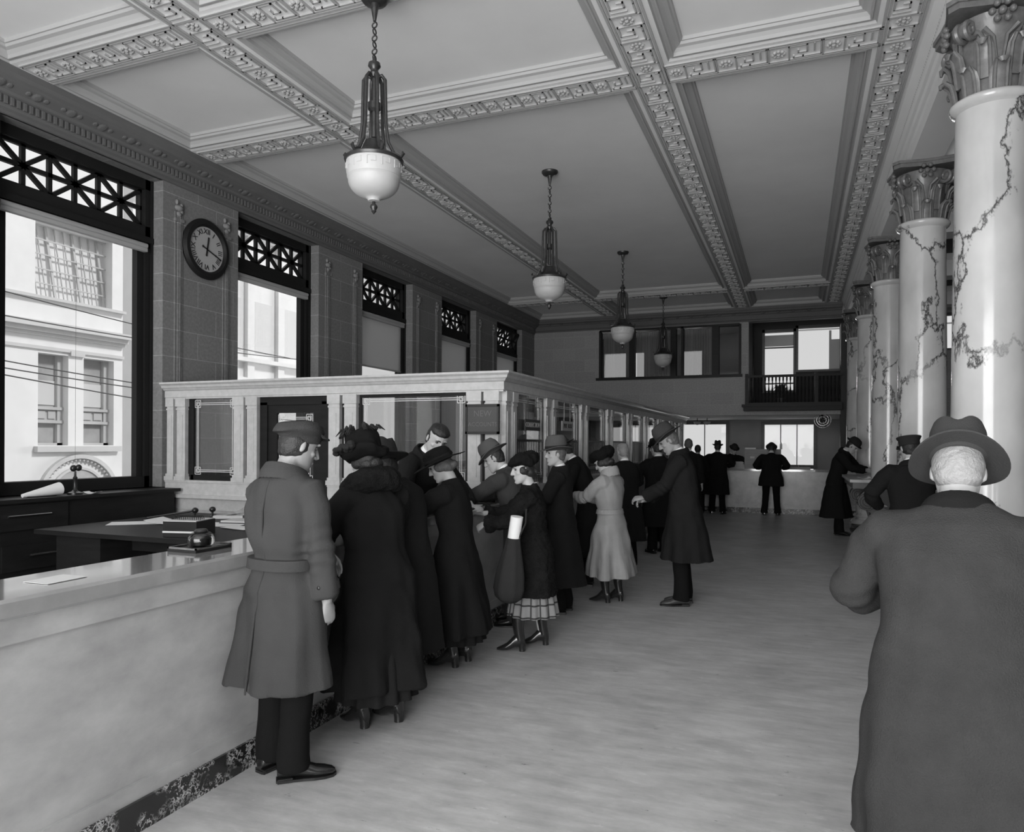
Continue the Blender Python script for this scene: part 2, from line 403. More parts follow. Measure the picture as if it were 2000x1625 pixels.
# deeper rooms: banking room under the mezzanine, offices above
w = MB(); wall_with_holes(w, 'y', 26.0, 26.2, XW, 4.5, 0, 5.42, [(-3.75, -2.3, .93, 2.29), (-1.05, .48, .93, 2.27), (-6.3, -4.35, .93, 2.2), (-6.6, -5.8, 4.02, 4.88), (-5.52, -5.14, 4.02, 4.88), (-3.76, -3.12, 4.02, 4.86), (-1.3, 4.6, 2.6, 5.4)])
struct(w.build('wall_back', 'wall_plain'))
w = MB(); w.box(XW, 1.42, YE + .02, 26.0, 2.44, 2.6); struct(w.build('ceiling.001', 'ceiling'))
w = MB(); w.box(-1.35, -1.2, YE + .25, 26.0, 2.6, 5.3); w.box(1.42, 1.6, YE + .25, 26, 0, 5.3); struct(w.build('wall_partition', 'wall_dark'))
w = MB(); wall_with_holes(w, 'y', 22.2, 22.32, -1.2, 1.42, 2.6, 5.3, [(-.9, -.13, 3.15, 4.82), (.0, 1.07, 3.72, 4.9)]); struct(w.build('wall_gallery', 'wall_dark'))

# ceiling: a grid of coffers with stepped mouldings
CE = sempty('ceiling')
bx = [(-6.86, -4.99), (-4.57, -1.545), (-1.125, .60)]
by = [(-4.6, -1.9), (-1.5, 2.6), (3.0, 4.59), (5.01, 6.76), (7.18, 17.1), (17.52, 19.55)]
prof = [(0, ZB), (.012, ZB + .022), (.035, ZB + .026), (.04, ZB + .012), (.055, ZB + .012), (.058, ZB + .045), (.085, ZB + .07), (.12, ZB + .078), (.13, ZB + .10), (.145, ZB + .10), (.15, ZC)]
pan, mol = MB(), MB()
for (x0, x1) in bx:
    for (y0, y1) in by:
        R = [[(x0 + d, y0 + d, z), (x1 - d, y0 + d, z), (x1 - d, y1 - d, z), (x0 + d, y1 - d, z)] for d, z in prof]
        mol.rings(R, cap=False); d = .15
        pan.box(x0 + d, x1 - d, y0 + d, y1 - d, ZC, ZC + .05)
pan.box(-7.5, 4.7, -5.2, 22.4, ZC + .16, ZC + .3); pan.box(-7.5, -1.3, 22.4, 26.2, ZC + .16, ZC + .3)
pan.build('ceiling_panel', 'ceiling', CE); mol.build('coffer_moulding', 'relief', CE)
sof = MB()
xs = [XW, -6.86, -4.99, -4.57, -1.545, -1.125, .60, 1.04]; ys = [-5.0, -4.6, -1.9, -1.5, 2.6, 3.0, 4.59, 5.01, 6.76, 7.18, 17.1, 17.52, 19.55, YE]
for i in range(len(xs) - 1):
    for j in range(len(ys) - 1):
        if i % 2 == 1 and j % 2 == 1: continue
        sof.add([(xs[i], ys[j], ZB), (xs[i], ys[j + 1], ZB), (xs[i + 1], ys[j + 1], ZB), (xs[i + 1], ys[j], ZB)], [(0, 1, 2, 3)])
sof.build('beam_soffit', 'ceiling', CE)
def rosette(mb, x, y, z, r):
    mb.ell((x, y, z), (r * .32, r * .32, .022), n=8, m=4)
    for k in range(8):
        a = 2 * PI * k / 8; mb.ell((x + r * .66 * math.cos(a), y + r * .66 * math.sin(a), z), (r * .30, r * .30, .018), n=6, m=4)
def greek(name, along, c, a0, a1, half=.125):
    mb = MB(); n = max(1, round((a1 - a0) / .41)); L = (a1 - a0) / n; s = L / .41; T = .014
    def seg(u0, v0, u1, v1, w=.013):
        lo = (min(u0, u1) - w / 2, max(u0, u1) + w / 2, min(v0, v1) - w / 2, max(v0, v1) + w / 2)
        if along == 'y': mb.box(c + lo[2], c + lo[3], lo[0], lo[1], ZB - T, ZB + .002)
        else: mb.box(lo[0], lo[1], c + lo[2], c + lo[3], ZB - T, ZB + .002)
    seg(a0, -half - .03, a1, -half - .03, .02); seg(a0, half + .03, a1, half + .03, .02)
    seg(a0, -half, a1, -half); seg(a0, half, a1, half)
    H = half; k = .028
    for i in range(n):
        o = a0 + i * L
        def g(pl):
            for (p, q), (p2, q2) in zip(pl[:-1], pl[1:]): seg(o + p * s, q, o + p2 * s, q2)
        x, y = (c, o + .075 * s) if along == 'y' else (o + .075 * s, c)
        rosette(mb, x, y, ZB - .004, .068)
        g([(.155, H), (.155, -H + k), (.29, -H + k), (.29, .02), (.225, .02), (.225, -.025)])
        g([(.395, -H), (.395, H - k), (.26, H - k), (.19, H - k), (.19, H - k - .03)])
        g([(.345, -H + k), (.345, .03)]); g([(.0, -H), (.0, H)])
    return mb.build(name, 'relief', CE)
for cx in (-4.78, -1.335): greek('greek_key_band', 'y', cx, 3.0, 19.5)
greek('greek_key_band', 'y', .80, 3.0, 19.5, .12)
for cy, rng in ((4.80, bx), (6.97, bx), (17.31, bx)):
    for (x0, x1) in ((-6.8, -4.95), (-4.61, -1.50), (-1.17, .65)): greek('greek_key_band', 'x', cy, x0, x1)
# second flat strips beside the bands on the beam soffits
# cornice of the left wall and the end wall
cp = [(0, 4.74), (.02, 4.745), (.02, 4.775), (.05, 4.79), (.055, 4.81), (.06, 4.90), (.09, 4.915), (.10, 4.94), (.20, 4.99), (.215, 5.0), (.215, 5.03), (.245, 5.06), (.25, ZB)]
co = MB()
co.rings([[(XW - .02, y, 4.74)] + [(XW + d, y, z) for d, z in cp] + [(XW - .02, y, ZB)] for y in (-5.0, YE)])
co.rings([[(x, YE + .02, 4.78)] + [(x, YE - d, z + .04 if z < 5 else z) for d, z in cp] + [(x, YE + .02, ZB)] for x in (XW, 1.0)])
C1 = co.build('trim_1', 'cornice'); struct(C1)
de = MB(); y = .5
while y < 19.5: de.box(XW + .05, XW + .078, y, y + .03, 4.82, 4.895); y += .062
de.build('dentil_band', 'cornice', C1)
lm = MB(); y = .6
while y < 19.4:
    q = Matrix.Rotation(math.radians(-27), 3, 'Y')
    lm.ell((XW + .15, y, 4.965), (.055, .055, .014), q, 10, 5); lm.ell((XW + .155, y - .09, 4.965), (.03, .03, .009), q, 8, 4); lm.ell((XW + .155, y + .09, 4.965), (.03, .03, .009), q, 8, 4)
    y += .36
x = -6.6
while x < .9: lm.ell((x, YE - .14, 4.975), (.05, .04, .02), None, 8, 5); x += .36
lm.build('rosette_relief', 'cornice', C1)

# entablature above the colonnade
ep = [(1.04, ZB + .15), (1.0, ZB + .02), (.99, ZB - .005), (1.03, 5.07), (1.05, 5.05), (1.05, 5.00), (1.075, 4.985), (1.075, 4.90), (1.095, 4.885), (1.095, 4.80), (1.115, 4.79), (1.115, 4.70), (1.09, 4.68), (1.10, 4.62), (1.41, 4.62), (1.41, ZB + .15)]
en = MB(); en.rings([[(px, y, pz) for px, pz in ep] for y in (-5.0, YE)]); EN = en.build('trim_2', 'ceiling'); struct(EN)
bd = MB(); y = 1.0
while y < 19.6: bd.ell((1.062, y, 5.025), (.016, .02, .02), None, 6, 4); y += .05
bd.build('bead_moulding', 'relief', EN)
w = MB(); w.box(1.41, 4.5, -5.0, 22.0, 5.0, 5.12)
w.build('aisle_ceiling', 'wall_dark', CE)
w = MB()
COLY = [2.95, 5.98, 9.01, 12.04, 15.07, 18.10]
for y in COLY:
    w.box(1.41, 4.5, y - .2, y + .2, 4.62, 5.0); w.box(1.41, 4.5, y - .27, y - .2, 4.90, 5.0); w.box(1.41, 4.5, y + .2, y + .27, 4.90, 5.0)
w.build('aisle_beam', 'ceiling', CE)

# pilaster strips and leaf ornaments on the piers of the left wall
t3 = MB(); orn = MB()
piers = [(WIN[i][1], WIN[i + 1][0]) for i in range(len(WIN) - 2)]
for a, b in piers:
    for yy in (a + .17, b - .29):
        t3.box(XW - .01, XW + .012, yy, yy + .02, .9, 4.42); t3.box(XW - .01, XW + .012, yy + .10, yy + .12, .9, 4.42)
        t3.box(XW - .01, XW + .022, yy + .035, yy + .085, .9, 4.40)
        t3.box(XW - .01, XW + .03, yy - .01, yy + .13, 4.30, 4.34)
        for k in range(5):
            orn.ell((XW + .015, yy + .06 + (.035 if k % 2 else -.035) * (k > 0), 4.40 + .035 * k), (.022, .04 - .005 * k, .034), None, 8, 5)
        orn.ell((XW + .02, yy + .06, 4.47), (.03, .06, .04), None, 8, 6)
t3 = t3.build('trim_3', 'wallL'); struct(t3)
orn.build('leaf_ornament', 'stone', t3, True)

# ------------------------------------------------------------------ tall windows of the left wall
def lattice(mb, x, y0, y1, z0, z1, nx=3, tilt=None, w=.046, t=.04):
    """transom grille of crossed squares"""
    def P(y, z):
        if tilt is None: return (x, y, z)
        zz = z - z0; return (x + zz * math.sin(tilt), y, z0 + zz * math.cos(tilt))
    n = (1, 0, 0)
    def b(y_a, z_a, y_b, z_b, ww=w): mb.bar(P(y_a, z_a), P(y_b, z_b), ww, t, n)
    zm = (z0 + z1) / 2; L = (y1 - y0) / nx
    for z in (z0, z1): b(y0, z, y1, z, .05)
    for yy in (y0, y1): b(yy, z0, yy, z1, .05)
    b(y0, zm, y1, zm)
    for i in range(nx):
        a = y0 + i * L; c = a + L; m = (a + c) / 2
        b(m, z0, m, z1)
        if i: b(a, z0, a, z1)
        b(a, z0, c, z1); b(a, z1, c, z0)
        mb.ell(P(m, zm), (.02, .055, .055), None, 10, 6)
shades = {4: 2.98, 5: 1.1, 6: 1.1, 7: 2.1}
for i, (a, b) in enumerate(WIN):
    W = sempty('window_%d' % (i + 1 if i < 7 else 15))
    x0, x1 = XF - .16, XF
    if i == 7:      # low window of the rear room, seen only through the teller screen
        fr = MB(); fr.box(x0, x1, a, a + .08, SILL, 2.6); fr.box(x0, x1, b - .08, b, SILL, 2.6); fr.box(x0, x1, a, b, 2.52, 2.6); fr.box(x0, x1, a, b, SILL, SILL + .1); fr.build('window_frame', 'frame', W)
        gl = MB(); gl.box(XF - .13, XF - .125, a + .08, b - .08, SILL + .1, 2.52); gl.build('window_pane', 'windowglass', W)
        s = MB(); s.box(XF - .02, XF - .015, a + .08, b - .08, 2.1, 2.52); s.build('window_shade', 'shade', W)
        continue
    fr = MB()
    fr.box(x0, x1, a, a + .10, SILL, HEAD); fr.box(x0, x1, b - .10, b, SILL, HEAD)
    fr.box(x0, x1, a, b, HEAD - .12, HEAD); fr.box(x0, x1, a, b, 3.93, 4.18); fr.box(x0, x1, a, b, SILL, SILL + .13)
    fr.box(x0, x1 + .03, a, b, 3.98, 4.05); fr.box(x0 + .05, x1 - .03, b - .19, b - .10, SILL, 3.93); fr.box(x0 + .05, x1 - .03, a + .10, a + .19, SILL, 3.93)
    fr.box(x0, x1 + .02, a, a + .03, SILL, HEAD); fr.box(x0, x1 + .02, b - .03, b, SILL, HEAD)
    fr.build('window_frame', 'frame', W)
    la = MB(); lattice(la, XF - .08, a + .10, b - .10, 4.18, HEAD - .12, 3, math.radians(24) if i == 6 else None)
    la.build('transom_grille', 'frame', W)
    gl = MB(); gl.box(XF - .13, XF - .125, a + .1, b - .1, SILL + .13, 3.93)
    if i != 6: gl.box(XF - .13, XF - .125, a + .1, b - .1, 4.18, HEAD - .12)
    gl.build('window_pane', 'windowglass', W)
    s = MB(); s.box(XF + .0, XF + .06, a + .08, b - .12, 3.86, 3.90); s.tube([(XF + .04, a + .08, 3.93), (XF + .04, b - .12, 3.93)], .03, 10)
    s.build('shade_roller', 'shade', W)
    if i in shades:
        s = MB(); s.box(XF - .02, XF - .015, a + .12, b - .14, shades[i], 3.88); s.box(XF - .025, XF - .005, a + .12, b - .14, shades[i], shades[i] + .03)
        s.build('window_shade', 'shade', W)
    s = MB(); s.box(XW - .17, XW + .03, a - .02, b + .02, SILL - .05, SILL); s.build('window_sill', 'darkwood', W)

# ------------------------------------------------------------------ columns
def spiral(c, r0, turns, ax, side):
    pts = []
    for k in range(26):
        t = k / 25; a = t * turns * 2 * PI; r = r0 * (1 - .78 * t)
        pts.append(Vector(c) + Vector(ax) * (r * math.cos(a) * side) + Vector((0, 0, 1)) * (-r * math.sin(a) + 0))
    return pts
def make_column():
    t = thing('column', '', 'column')
    b = MB(); b.box(-.34, .34, -.34, .34, 0, .12); b.build('plinth', 'plinth', t)
    b = MB(); b.lathe([(.30, .12), (.325, .14), (.33, .18), (.31, .21), (.27, .225), (.265, .25), (.285, .27), (.29, .29), (.27, .31), (.25, .33)], n=40); b.build('base', 'column', t, True)
    s = MB(); pr = []
    for k in range(13):
        u = k / 12; pr.append((.245 - .025 * u ** 1.7, .33 + u * (3.93 - .33)))
    pr += [(.24, 3.945), (.252, 3.955), (.262, 3.975), (.262, 3.99), (.25, 4.005), (.225, 4.01)]
    s.lathe(pr, n=48); s.build('shaft', 'column', t, True)
    cap = MB(); cap.lathe([(.205, 4.01), (.205, 4.2), (.215, 4.35), (.24, 4.46), (.27, 4.52)], n=32)
    C = cap.build('capital', 'capital', t, True)
    for row, (z, h, r, n, off) in enumerate(((4.01, .17, .215, 8, 0), (4.10, .24, .215, 8, .5))):
        for k in range(n):
            a = 2 * PI * (k + off) / n; e = Vector((math.cos(a), math.sin(a), 0)); tan = Vector((-math.sin(a), math.cos(a), 0))
            pts = [e * r + Vector((0, 0, z)), e * (r + .012) + Vector((0, 0, z + h * .45)), e * (r + .03) + Vector((0, 0, z + h * .8)), e * (r + .07) + Vector((0, 0, z + h)), e * (r + .10) + Vector((0, 0, z + h * .93)), e * (r + .10) + Vector((0, 0, z + h * .8))]
            m = MB(); m.tube(pts, [(.062, .012), (.066, .014), (.058, .014), (.045, .016), (.032, .016), (.012, .01)], 8, ref=tan)
            for sgn in (-1, 1): m.tube([p + tan * sgn * .035 + e * .012 for p in pts[:4]], [.012, .014, .013, .012], 6)
            m.build('leaf', 'capital', C, True)
    for k in range(4):
        a = PI / 4 + k * PI / 2; e = Vector((math.cos(a), math.sin(a), 0)); tan = Vector((-math.sin(a), math.cos(a), 0))
        m = MB()
        for sgn in (-1, 1):
            dr = (e * .8 + tan * sgn * .6).normalized()
            cen = e * .285 + tan * sgn * .03 + Vector((0, 0, 4.44))
            pts = [e * .18 + tan * sgn * .1 + Vector((0, 0, 4.30)), e * .23 + tan * sgn * .07 + Vector((0, 0, 4.40))] + spiral(cen, .068, 1.6, -e, 1)
            m.tube(pts, [.014] * 2 + [.02] * 14 + [.014] * 12, 7)
        m.ell(e * .29 + Vector((0, 0, 4.44)), (.045, .045, .05), None, 10, 8)
        m.build('volute', 'capital', C, True)
    for k in range(4):
        a = k * PI / 2; e = Vector((math.cos(a), math.sin(a), 0)); tan = Vector((-math.sin(a), math.cos(a), 0)); m = MB()
        c0 = e * .285 + Vector((0, 0, 4.50)); m.ell(c0, (.028, .028, .028), None, 8, 6)
        for q in range(6):
            b = 2 * PI * q / 6; m.ell(c0 + tan * .06 * math.cos(b) + Vector((0, 0, .06 * math.sin(b))), (.024, .024, .024), None, 8, 6)
        for q in (-1, 1): m.tube([e * .21 + tan * q * .02 + Vector((0, 0, 4.22)), e * .225 + tan * q * .04 + Vector((0, 0, 4.36)), e * .24 + tan * q * .10 + Vector((0, 0, 4.42))], [.012, .014, .02], 6)
        m.build('rosette', 'capital', C, True)
    ab = MB(); pts = []
    for k in range(4):
        a0 = PI / 4 + k * PI / 2
        for u in np.linspace(-.10, .10, 2): pts.append((.40 * math.cos(a0 + u), .40 * math.sin(a0 + u)))
        for u in (.25, .5, .75):
            a = a0 + .10 + u * (PI / 2 - .2); r = .40 - .095 * math.sin(u * PI) - .03; pts.append((r * math.cos(a), r * math.sin(a)))
    ab.prism(pts, 'z', 4.55, 4.59); ab.prism([(x * 1.05, y * 1.05) for x, y in pts], 'z', 4.59, 4.62)
    ab.build('abacus', 'capital', t)
    return t
labs = ['veined marble column standing closest to the camera, outside the view', 'large veined marble column at the right edge beside the old man in the felt hat',
        'veined marble column just beyond the man in the flat-topped cap', 'veined marble column touching the marble writing stand',
        'slim-looking veined marble column between the writing stand and the gallery', 'veined marble column at the far end of the row beside the gallery']
c0 = make_column()
for k, y in enumerate(COLY):
    c = c0 if k == 0 else copy_tree(c0)
    c.location = (1.255, y, 0); c.rotation_euler = (0, 0, 0); c['label'] = labs[k]; c['category'] = 'column'; c['group'] = 'marble columns along the aisle'

# ------------------------------------------------------------------ pendant lamps
def make_lamp(ztop):
    t = thing('pendant_lamp', '', 'lamp'); zr = 3.81
    m = MB(); m.lathe([(.0, ztop - .09), (.03, ztop - .09), (.035, ztop - .06), (.09, ztop - .045), (.11, ztop - .02), (.11, ztop)], n=24); m.build('canopy', 'bronze', t, True)
    m = MB(); z = ztop - .09; k = 0
    m.tube([(0, 0, z), (0, 0, z - .10)], [.03, .012], 8); z -= .10
    while z > 4.62:
        m.torus((0, 0, z - .03), .022, .0065, axis=(1, 0, 0) if k % 2 else (0, 1, 0), n=10, m=5, sx=1, sy=1.) ; z -= .052; k += 1
    m.build('chain', 'bronze', t, True)
    m = MB(); m.lathe([(.012, 4.63), (.018, 4.60), (.045, 4.585), (.05, 4.56), (.03, 4.535), (.03, 4.52), (.042, 4.50), (.035, 4.47), (.0, 4.47)], n=20)
    m.tube([(0, 0, 4.47), (0, 0, 4.0)], [.022, .022], 8); m.lathe([(.0, 4.28), (.05, 4.27), (.05, 4.22), (.03, 4.2), (.0, 4.2)], n=16)
    m.build('stem', 'bronze', t, True)
    for k in range(6):
        a = 2 * PI * (k + .3) / 6; e = Vector((math.cos(a), math.sin(a), 0)); m = MB()
        m.tube([e * .02 + Vector((0, 0, 4.47)), e * .06 + Vector((0, 0, 4.485)), e * .085 + Vector((0, 0, 4.45)), e * .09 + Vector((0, 0, 4.30)), e * .095 + Vector((0, 0, 4.10)), e * .115 + Vector((0, 0, 3.96)), e * .16 + Vector((0, 0, 3.87)), e * .215 + Vector((0, 0, 3.84)), e * .235 + Vector((0, 0, 3.87)), e * .225 + Vector((0, 0, 3.885))], [.014, .015, .015, .014, .013, .013, .014, .015, .014, .008], 8)
        m.build('bracket_arm', 'bronze', t, True)
    m = MB(); m.lathe([(.07, 3.97), (.10, 3.90), (.16, 3.85), (.222, 3.832), (.232, 3.82), (.225, 3.80), (.21, 3.80), (.15, 3.835), (.07, 3.90)], n=36, cap=False); m.build('rim', 'bronze', t, True)
    m = MB(); pr = [(.214, 3.815), (.217, 3.76), (.213, 3.71), (.205, 3.685), (.209, 3.68), (.204, 3.67)]
    for k in range(9):
        u = k / 8; pr.append((.200 * math.cos(u * 1.27) ** .9, 3.665 - .145 * math.sin(u * 1.27)))
    pr += [(.05, 3.515), (.045, 3.50), (.0, 3.495)]
    m.lathe(pr, n=72, mod=lambda a, z: 1 + (.012 * math.cos(36 * a) if 3.53 < z < 3.66 else 0))
    for k in range(12):
        a = 2 * PI * k / 12
        def Q(da, z): r = .2155; return (r * math.cos(a + da), r * math.sin(a + da), z)
        pl = [(-.2, 3.72), (-.2, 3.78), (.1, 3.78), (.1, 3.74), (-.08, 3.74)]
        for (p, q), (p2, q2) in zip(pl[:-1], pl[1:]): m.tube([Q(p, q), Q(p2, q2)], .0045, 5)
    m.build('bowl', 'opal', t, True)
    m = MB(); m.lathe([(.012, 3.50), (.014, 3.48), (.028, 3.465), (.03, 3.45), (.018, 3.43), (.02, 3.42), (.0, 3.395)], n=16); m.build('finial', 'bronze', t, True)
    return t
ll = ['large white bowl pendant lamp hanging above the front counter', 'white bowl pendant lamp second from the camera, whole chain visible',
      'white bowl pendant lamp, second from the far end, before the office window', 'smallest white bowl pendant lamp, hanging farthest away before the office window']
for k, (y, zt) in enumerate(((4.92, ZB - .015), (9.26, ZC), (13.64, ZC), (18.1, ZC))):
    lp = make_lamp(zt); lp.location = (-3.11, y, 0); lp['label'] = ll[k]; lp['group'] = 'pendant lamps over the hall'

# ------------------------------------------------------------------ clock
ck = thing('wall_clock', 'round black-rimmed wall clock with Roman numerals on the first pier', 'clock', (XW, 7.24, 4.07)); ck.scale = (1, .94, .94)
m = MB(); R = []
for r, x in ((.0, 0), (.40, 0), (.41, .03), (.38, .07), (.33, .075), (.305, .05), (.30, .03)): R.append([(x, r * math.cos(a), r * math.sin(a)) for a in [2 * PI * j / 56 for j in range(56)]])
m.rings(R, cap=False); m.build('rim', 'frame', ck, True)
m = MB(); m.rings([[(x, .304 * math.cos(a), .304 * math.sin(a)) for a in [2 * PI * j / 56 for j in range(56)]] for x in (.03, .036)]); m.build('dial', 'clockface', ck)
for k, s in enumerate(['XII', 'I', 'II', 'III', 'IIII', 'V', 'VI', 'VII', 'VIII', 'IX', 'X', 'XI']):
    a = PI / 2 - k * PI / 6; ru = Vector((0, math.cos(a), math.sin(a)))
    right = Vector((0, math.sin(a), -math.cos(a)))
    place_text(s, .10, Vector((.038, 0, 0)) + ru * .238, right, ru, 'numeral', 'black', ck, .002)
m = MB(); 
for a, L, w in ((PI / 2 - math.radians(9), .17, .022), (PI / 2 - math.radians(110), .27, .016)):
    m = MB(); d = Vector((0, math.cos(a), math.sin(a)))
    m.bar(Vector((.045, 0, 0)) - d * .08, Vector((.045, 0, 0)) + d * L, w, .006, (1, 0, 0)); m.ell(Vector((.045, 0, 0)) - d * .08, (.006, .018, .018), None, 8, 6); m.ell(Vector((.046, 0, 0)) + d * L * .6, (.006, .015, .015), None, 8, 6)
    m.build('hand', 'black', ck)

# ------------------------------------------------------------------ street outside
b1 = thing('building', 'pale stone building across the street with an arched doorway and paired sash windows', 'building', (0, 0, 0))
bx1 = -17.0
w = MB(); wall_with_holes(w, 'x', bx1 - .4, bx1, 7.5, 14.43, -1.6, 9.0, [(12.08, 12.86, 1.50, 3.74), (13.28, 14.16, 1.50, 3.74), (10.2, 11.0, 1.5, 3.74), (8.6, 9.4, 1.5, 3.74), (12.0, 14.1, 5.12, 6.9), (8.4, 10.6, 5.12, 6.9)])
w.box(bx1 - .5, bx1 - .4, 7.4, 14.5, -1.6, 9); w.build('facade', 'stonepale', b1)
m = MB()
for z0, z1, d in ((4.14, 4.22, .12), (4.22, 4.32, .22), (4.32, 4.46, .34), (5.03, 5.10, .14), (3.82, 3.90, .06)): m.box(bx1, bx1 + d, 7.5, 14.43, z0, z1)
m.box(bx1, bx1 + .14, 11.98, 14.3, 1.34, 1.48); m.box(bx1, bx1 + .08, 12.88, 13.26, 3.74, 3.86)
m.build('cornice', 'stonecor', b1)
for (y0, y1) in ((12.08, 12.86), (13.28, 14.16), (10.2, 11.0)):
    fr = MB(); x = bx1 - .3
    fr.box(x, x + .1, y0, y0 + .06, 1.5, 3.74); fr.box(x, x + .1, y1 - .14, y1, 1.5, 3.74); fr.box(x, x + .1, y0, y1, 1.5, 1.56)
    for z in (2.05, 2.38): fr.box(x, x + .14, y0, y1, z, z + .07)
    fr.box(x, x + .06, y0, y1, 2.12, 2.38); fr.box(x + .06, x + .09, y0 + .1, (y0 + y1) / 2 - .05, 2.16, 2.34); fr.box(x + .06, x + .09, (y0 + y1) / 2 + .02, y1 - .18, 2.16, 2.34)
    W = fr.build('window_frame', 'facframe', b1)
    g = MB(); g.box(x - .02, x, y0, y1, 1.5, 3.74); g.build('pane', 'facwin', W)
    g = MB(); g.box(x, x + .02, y0 + .06, y1 - .14, 2.5, 3.1); g.build('window_blind', 'facwin2', W)
for (y0, y1) in ((12.0, 14.1), (8.4, 10.6)):
    fr = MB(); x = bx1 - .25; n = 3
    for k in range(n + 1): yy = y0 + (y1 - y0) * k / n; fr.bar((x, yy, 5.12), (x - .1, yy - .22, 6.9), .06, .05)
    for k in range(9): yy = y0 + (y1 - y0) * k / 9; fr.bar((x, yy, 5.12), (x - .1, yy - .22, 6.9), .02, .03)
    for k in range(6): z = 5.12 + 1.78 * k / 5; fr.bar((x, y0, z), (x, y1, z), .03, .03)
    W = fr.build('studio_window_bars', 'facframe', b1)
    g = MB(); g.box(x - .14, x - .12, y0, y1, 5.12, 6.9); g.build('pane', 'stonepale', W)
m = MB(); cy, cz = 13.13, .15
for r0, r1, d in ((1.02, 1.12, .12), (.74, .80, .06)):
    R = []
    for k in range(25):
        a = PI * k / 24; c, s = math.cos(a), math.sin(a)
        R.append([(bx1, cy + r0 * c, cz + r0 * s), (bx1 + d, cy + r0 * c, cz + r0 * s), (bx1 + d, cy + r1 * c, cz + r1 * s), (bx1, cy + r1 * c, cz + r1 * s)])
    m.rings(R)
for k in range(27):
    a = PI * (k + .5) / 27; m.ell((bx1 + .06, cy + .97 * math.cos(a), cz + .97 * math.sin(a)), (.04, .035, .035), None, 6, 4)
A = m.build('door_arch', 'stonecor', b1)
m = MB(); m.prism([(cy + .74 * math.cos(PI * k / 16), cz + .74 * math.sin(PI * k / 16)) for k in range(17)], 'x', bx1, bx1 + .03); m.build('fanlight', 'facwin', A)
b2 = thing('building', 'very pale tall building seen through the window right of the clock', 'building')
w = MB(); w.box(-18.6, -18.0, 15.6, 26.0, -1.6, 9.5); w.build('facade', 'stonepale', b2)
m = MB()
for y in (17.0, 18.6, 20.2, 21.8, 23.4): m.box(-18, -17.85, y, y + .35, 1.8, 8.8)
for z in (1.5, 3.7, 4.4, 8.8): m.box(-18, -17.7, 15.6, 26, z, z + .14)
m.build('cornice', 'stonepale', b2)
for y in (17.5, 19.1, 20.7, 22.3):
    m = MB(); m.box(-18.01, -17.97, y, y + .9, 2.0, 3.4); m.box(-18.01, -17.97, y, y + .9, 4.8, 6.6); m.build('window', 'facwin2', b2)
st = MB().box(-30, -7.6, -10, 45, -1.75, -1.6).build('street', 'street'); tag(st, 'pale street paving below the windows', 'street', None, 'structure')
for k, (a, b) in enumerate((((-13, 6, 3.25), (-13, 17, 2.65)), ((-13, 6, 3.1), (-13, 17, 2.6)), ((-12.5, 6, 3.8), (-14, 18, 4.1)), ((-13.5, 6, 4.6), (-13.5, 17, 4.0)), ((-12, 6, 2.9), (-13.5, 18, 2.2)))):
    A, B = Vector(a), Vector(b); pts = [A.lerp(B, t) + Vector((0, 0, -.5 * t * (1 - t))) for t in np.linspace(0, 1, 12)]
    m = MB(); m.tube(pts, .012, 5); tag(m.build('overhead_wire', 'wire'), 'thin sagging wire crossing in front of the pale stone building', 'wire', 'overhead wires across the street')

# ------------------------------------------------------------------ public counter
YS = 6.65                        # front plane of the return screen
ct = thing('bank_counter', 'long pale marble counter with dark marble plinth along the whole teller side', 'counter')
m = MB(); m.box(-2.86, -2.53, .2, 6.59, .13, .99); m.box(-2.68, -2.53, 6.59, 19.0, .13, .99); m.box(-2.53, -2.515, .2, 19.0, .90, .99); m.box(-2.53, -2.515, .2, 19.0, .13, .20)
y = .25
m.build('body', 'marble_body', ct)
m = MB(); m.rings([[(xb, y, .99), (-2.53, y, .99), (-2.515, y, .985), (-2.49, y, 1.0), (-2.49, y, 1.05), (-2.50, y, 1.062), (xb, y, 1.062)] for y, xb in ((.2, -2.88), (6.50, -2.88), (6.501, -2.685), (19.0, -2.685))]); m.build('countertop', 'marble_top', ct)
m = MB(); m.box(-2.85, -2.50, .2, 6.59, 0, .13); m.box(-2.68, -2.50, 6.59, 19.0, 0, .13); m.build('plinth', 'plinth', ct)

def pil(mb, ox, oy, d, w, n, z0=1.14, z1=2.12):
    """pilaster: origin, along-direction d, width w, outward normal n"""
    d, n, o = Vector(d), Vector(n), Vector((ox, oy, 0))
    def bx(a0, a1, p, za, zb):
        c = [o + d * a0 - n * .05, o + d * a1 - n * .05, o + d * a1 + n * p, o + d * a0 + n * p]
        mb.rings([[(q.x, q.y, z) for q in c] for z in (za, zb)])
    bx(0, w, .05, z0, z1); bx(-.012, w + .012, .065, z1 - .10, z1); bx(-.006, w + .006, .058, z1 - .14, z1 - .12); bx(-.02, w + .02, .075, z0, z0 + .05); bx(-.01, w + .01, .062, z0 + .05, z0 + .08)
    bx(w * .3, w * .7, .055, z0 + .12, z1 - .2)
def etch(mb, o, d, w, z0, z1, n):
    """double etched border with squared corners on a pane"""
    o, d, n = Vector(o), Vector(d), Vector(n) * .004
    def s(a, za, b, zb): mb.bar(o + d * a + n + Vector((0, 0, za)), o + d * b + n + Vector((0, 0, zb)), .006, .003, n)
    for e in (.05, .07):
        s(e, z0 + e, w - e, z0 + e); s(e, z1 - e, w - e, z1 - e); s(e, z0 + e, e, z1 - e); s(w - e, z0 + e, w - e, z1 - e)
    for ca in (.06, w - .06):
        for cz in (z0 + .06, z1 - .06):
            for h in (.022, .042):
                s(ca - h, cz - h, ca + h, cz - h); s(ca - h, cz + h, ca + h, cz + h); s(ca - h, cz - h, ca - h, cz + h); s(ca + h, cz - h, ca + h, cz + h)
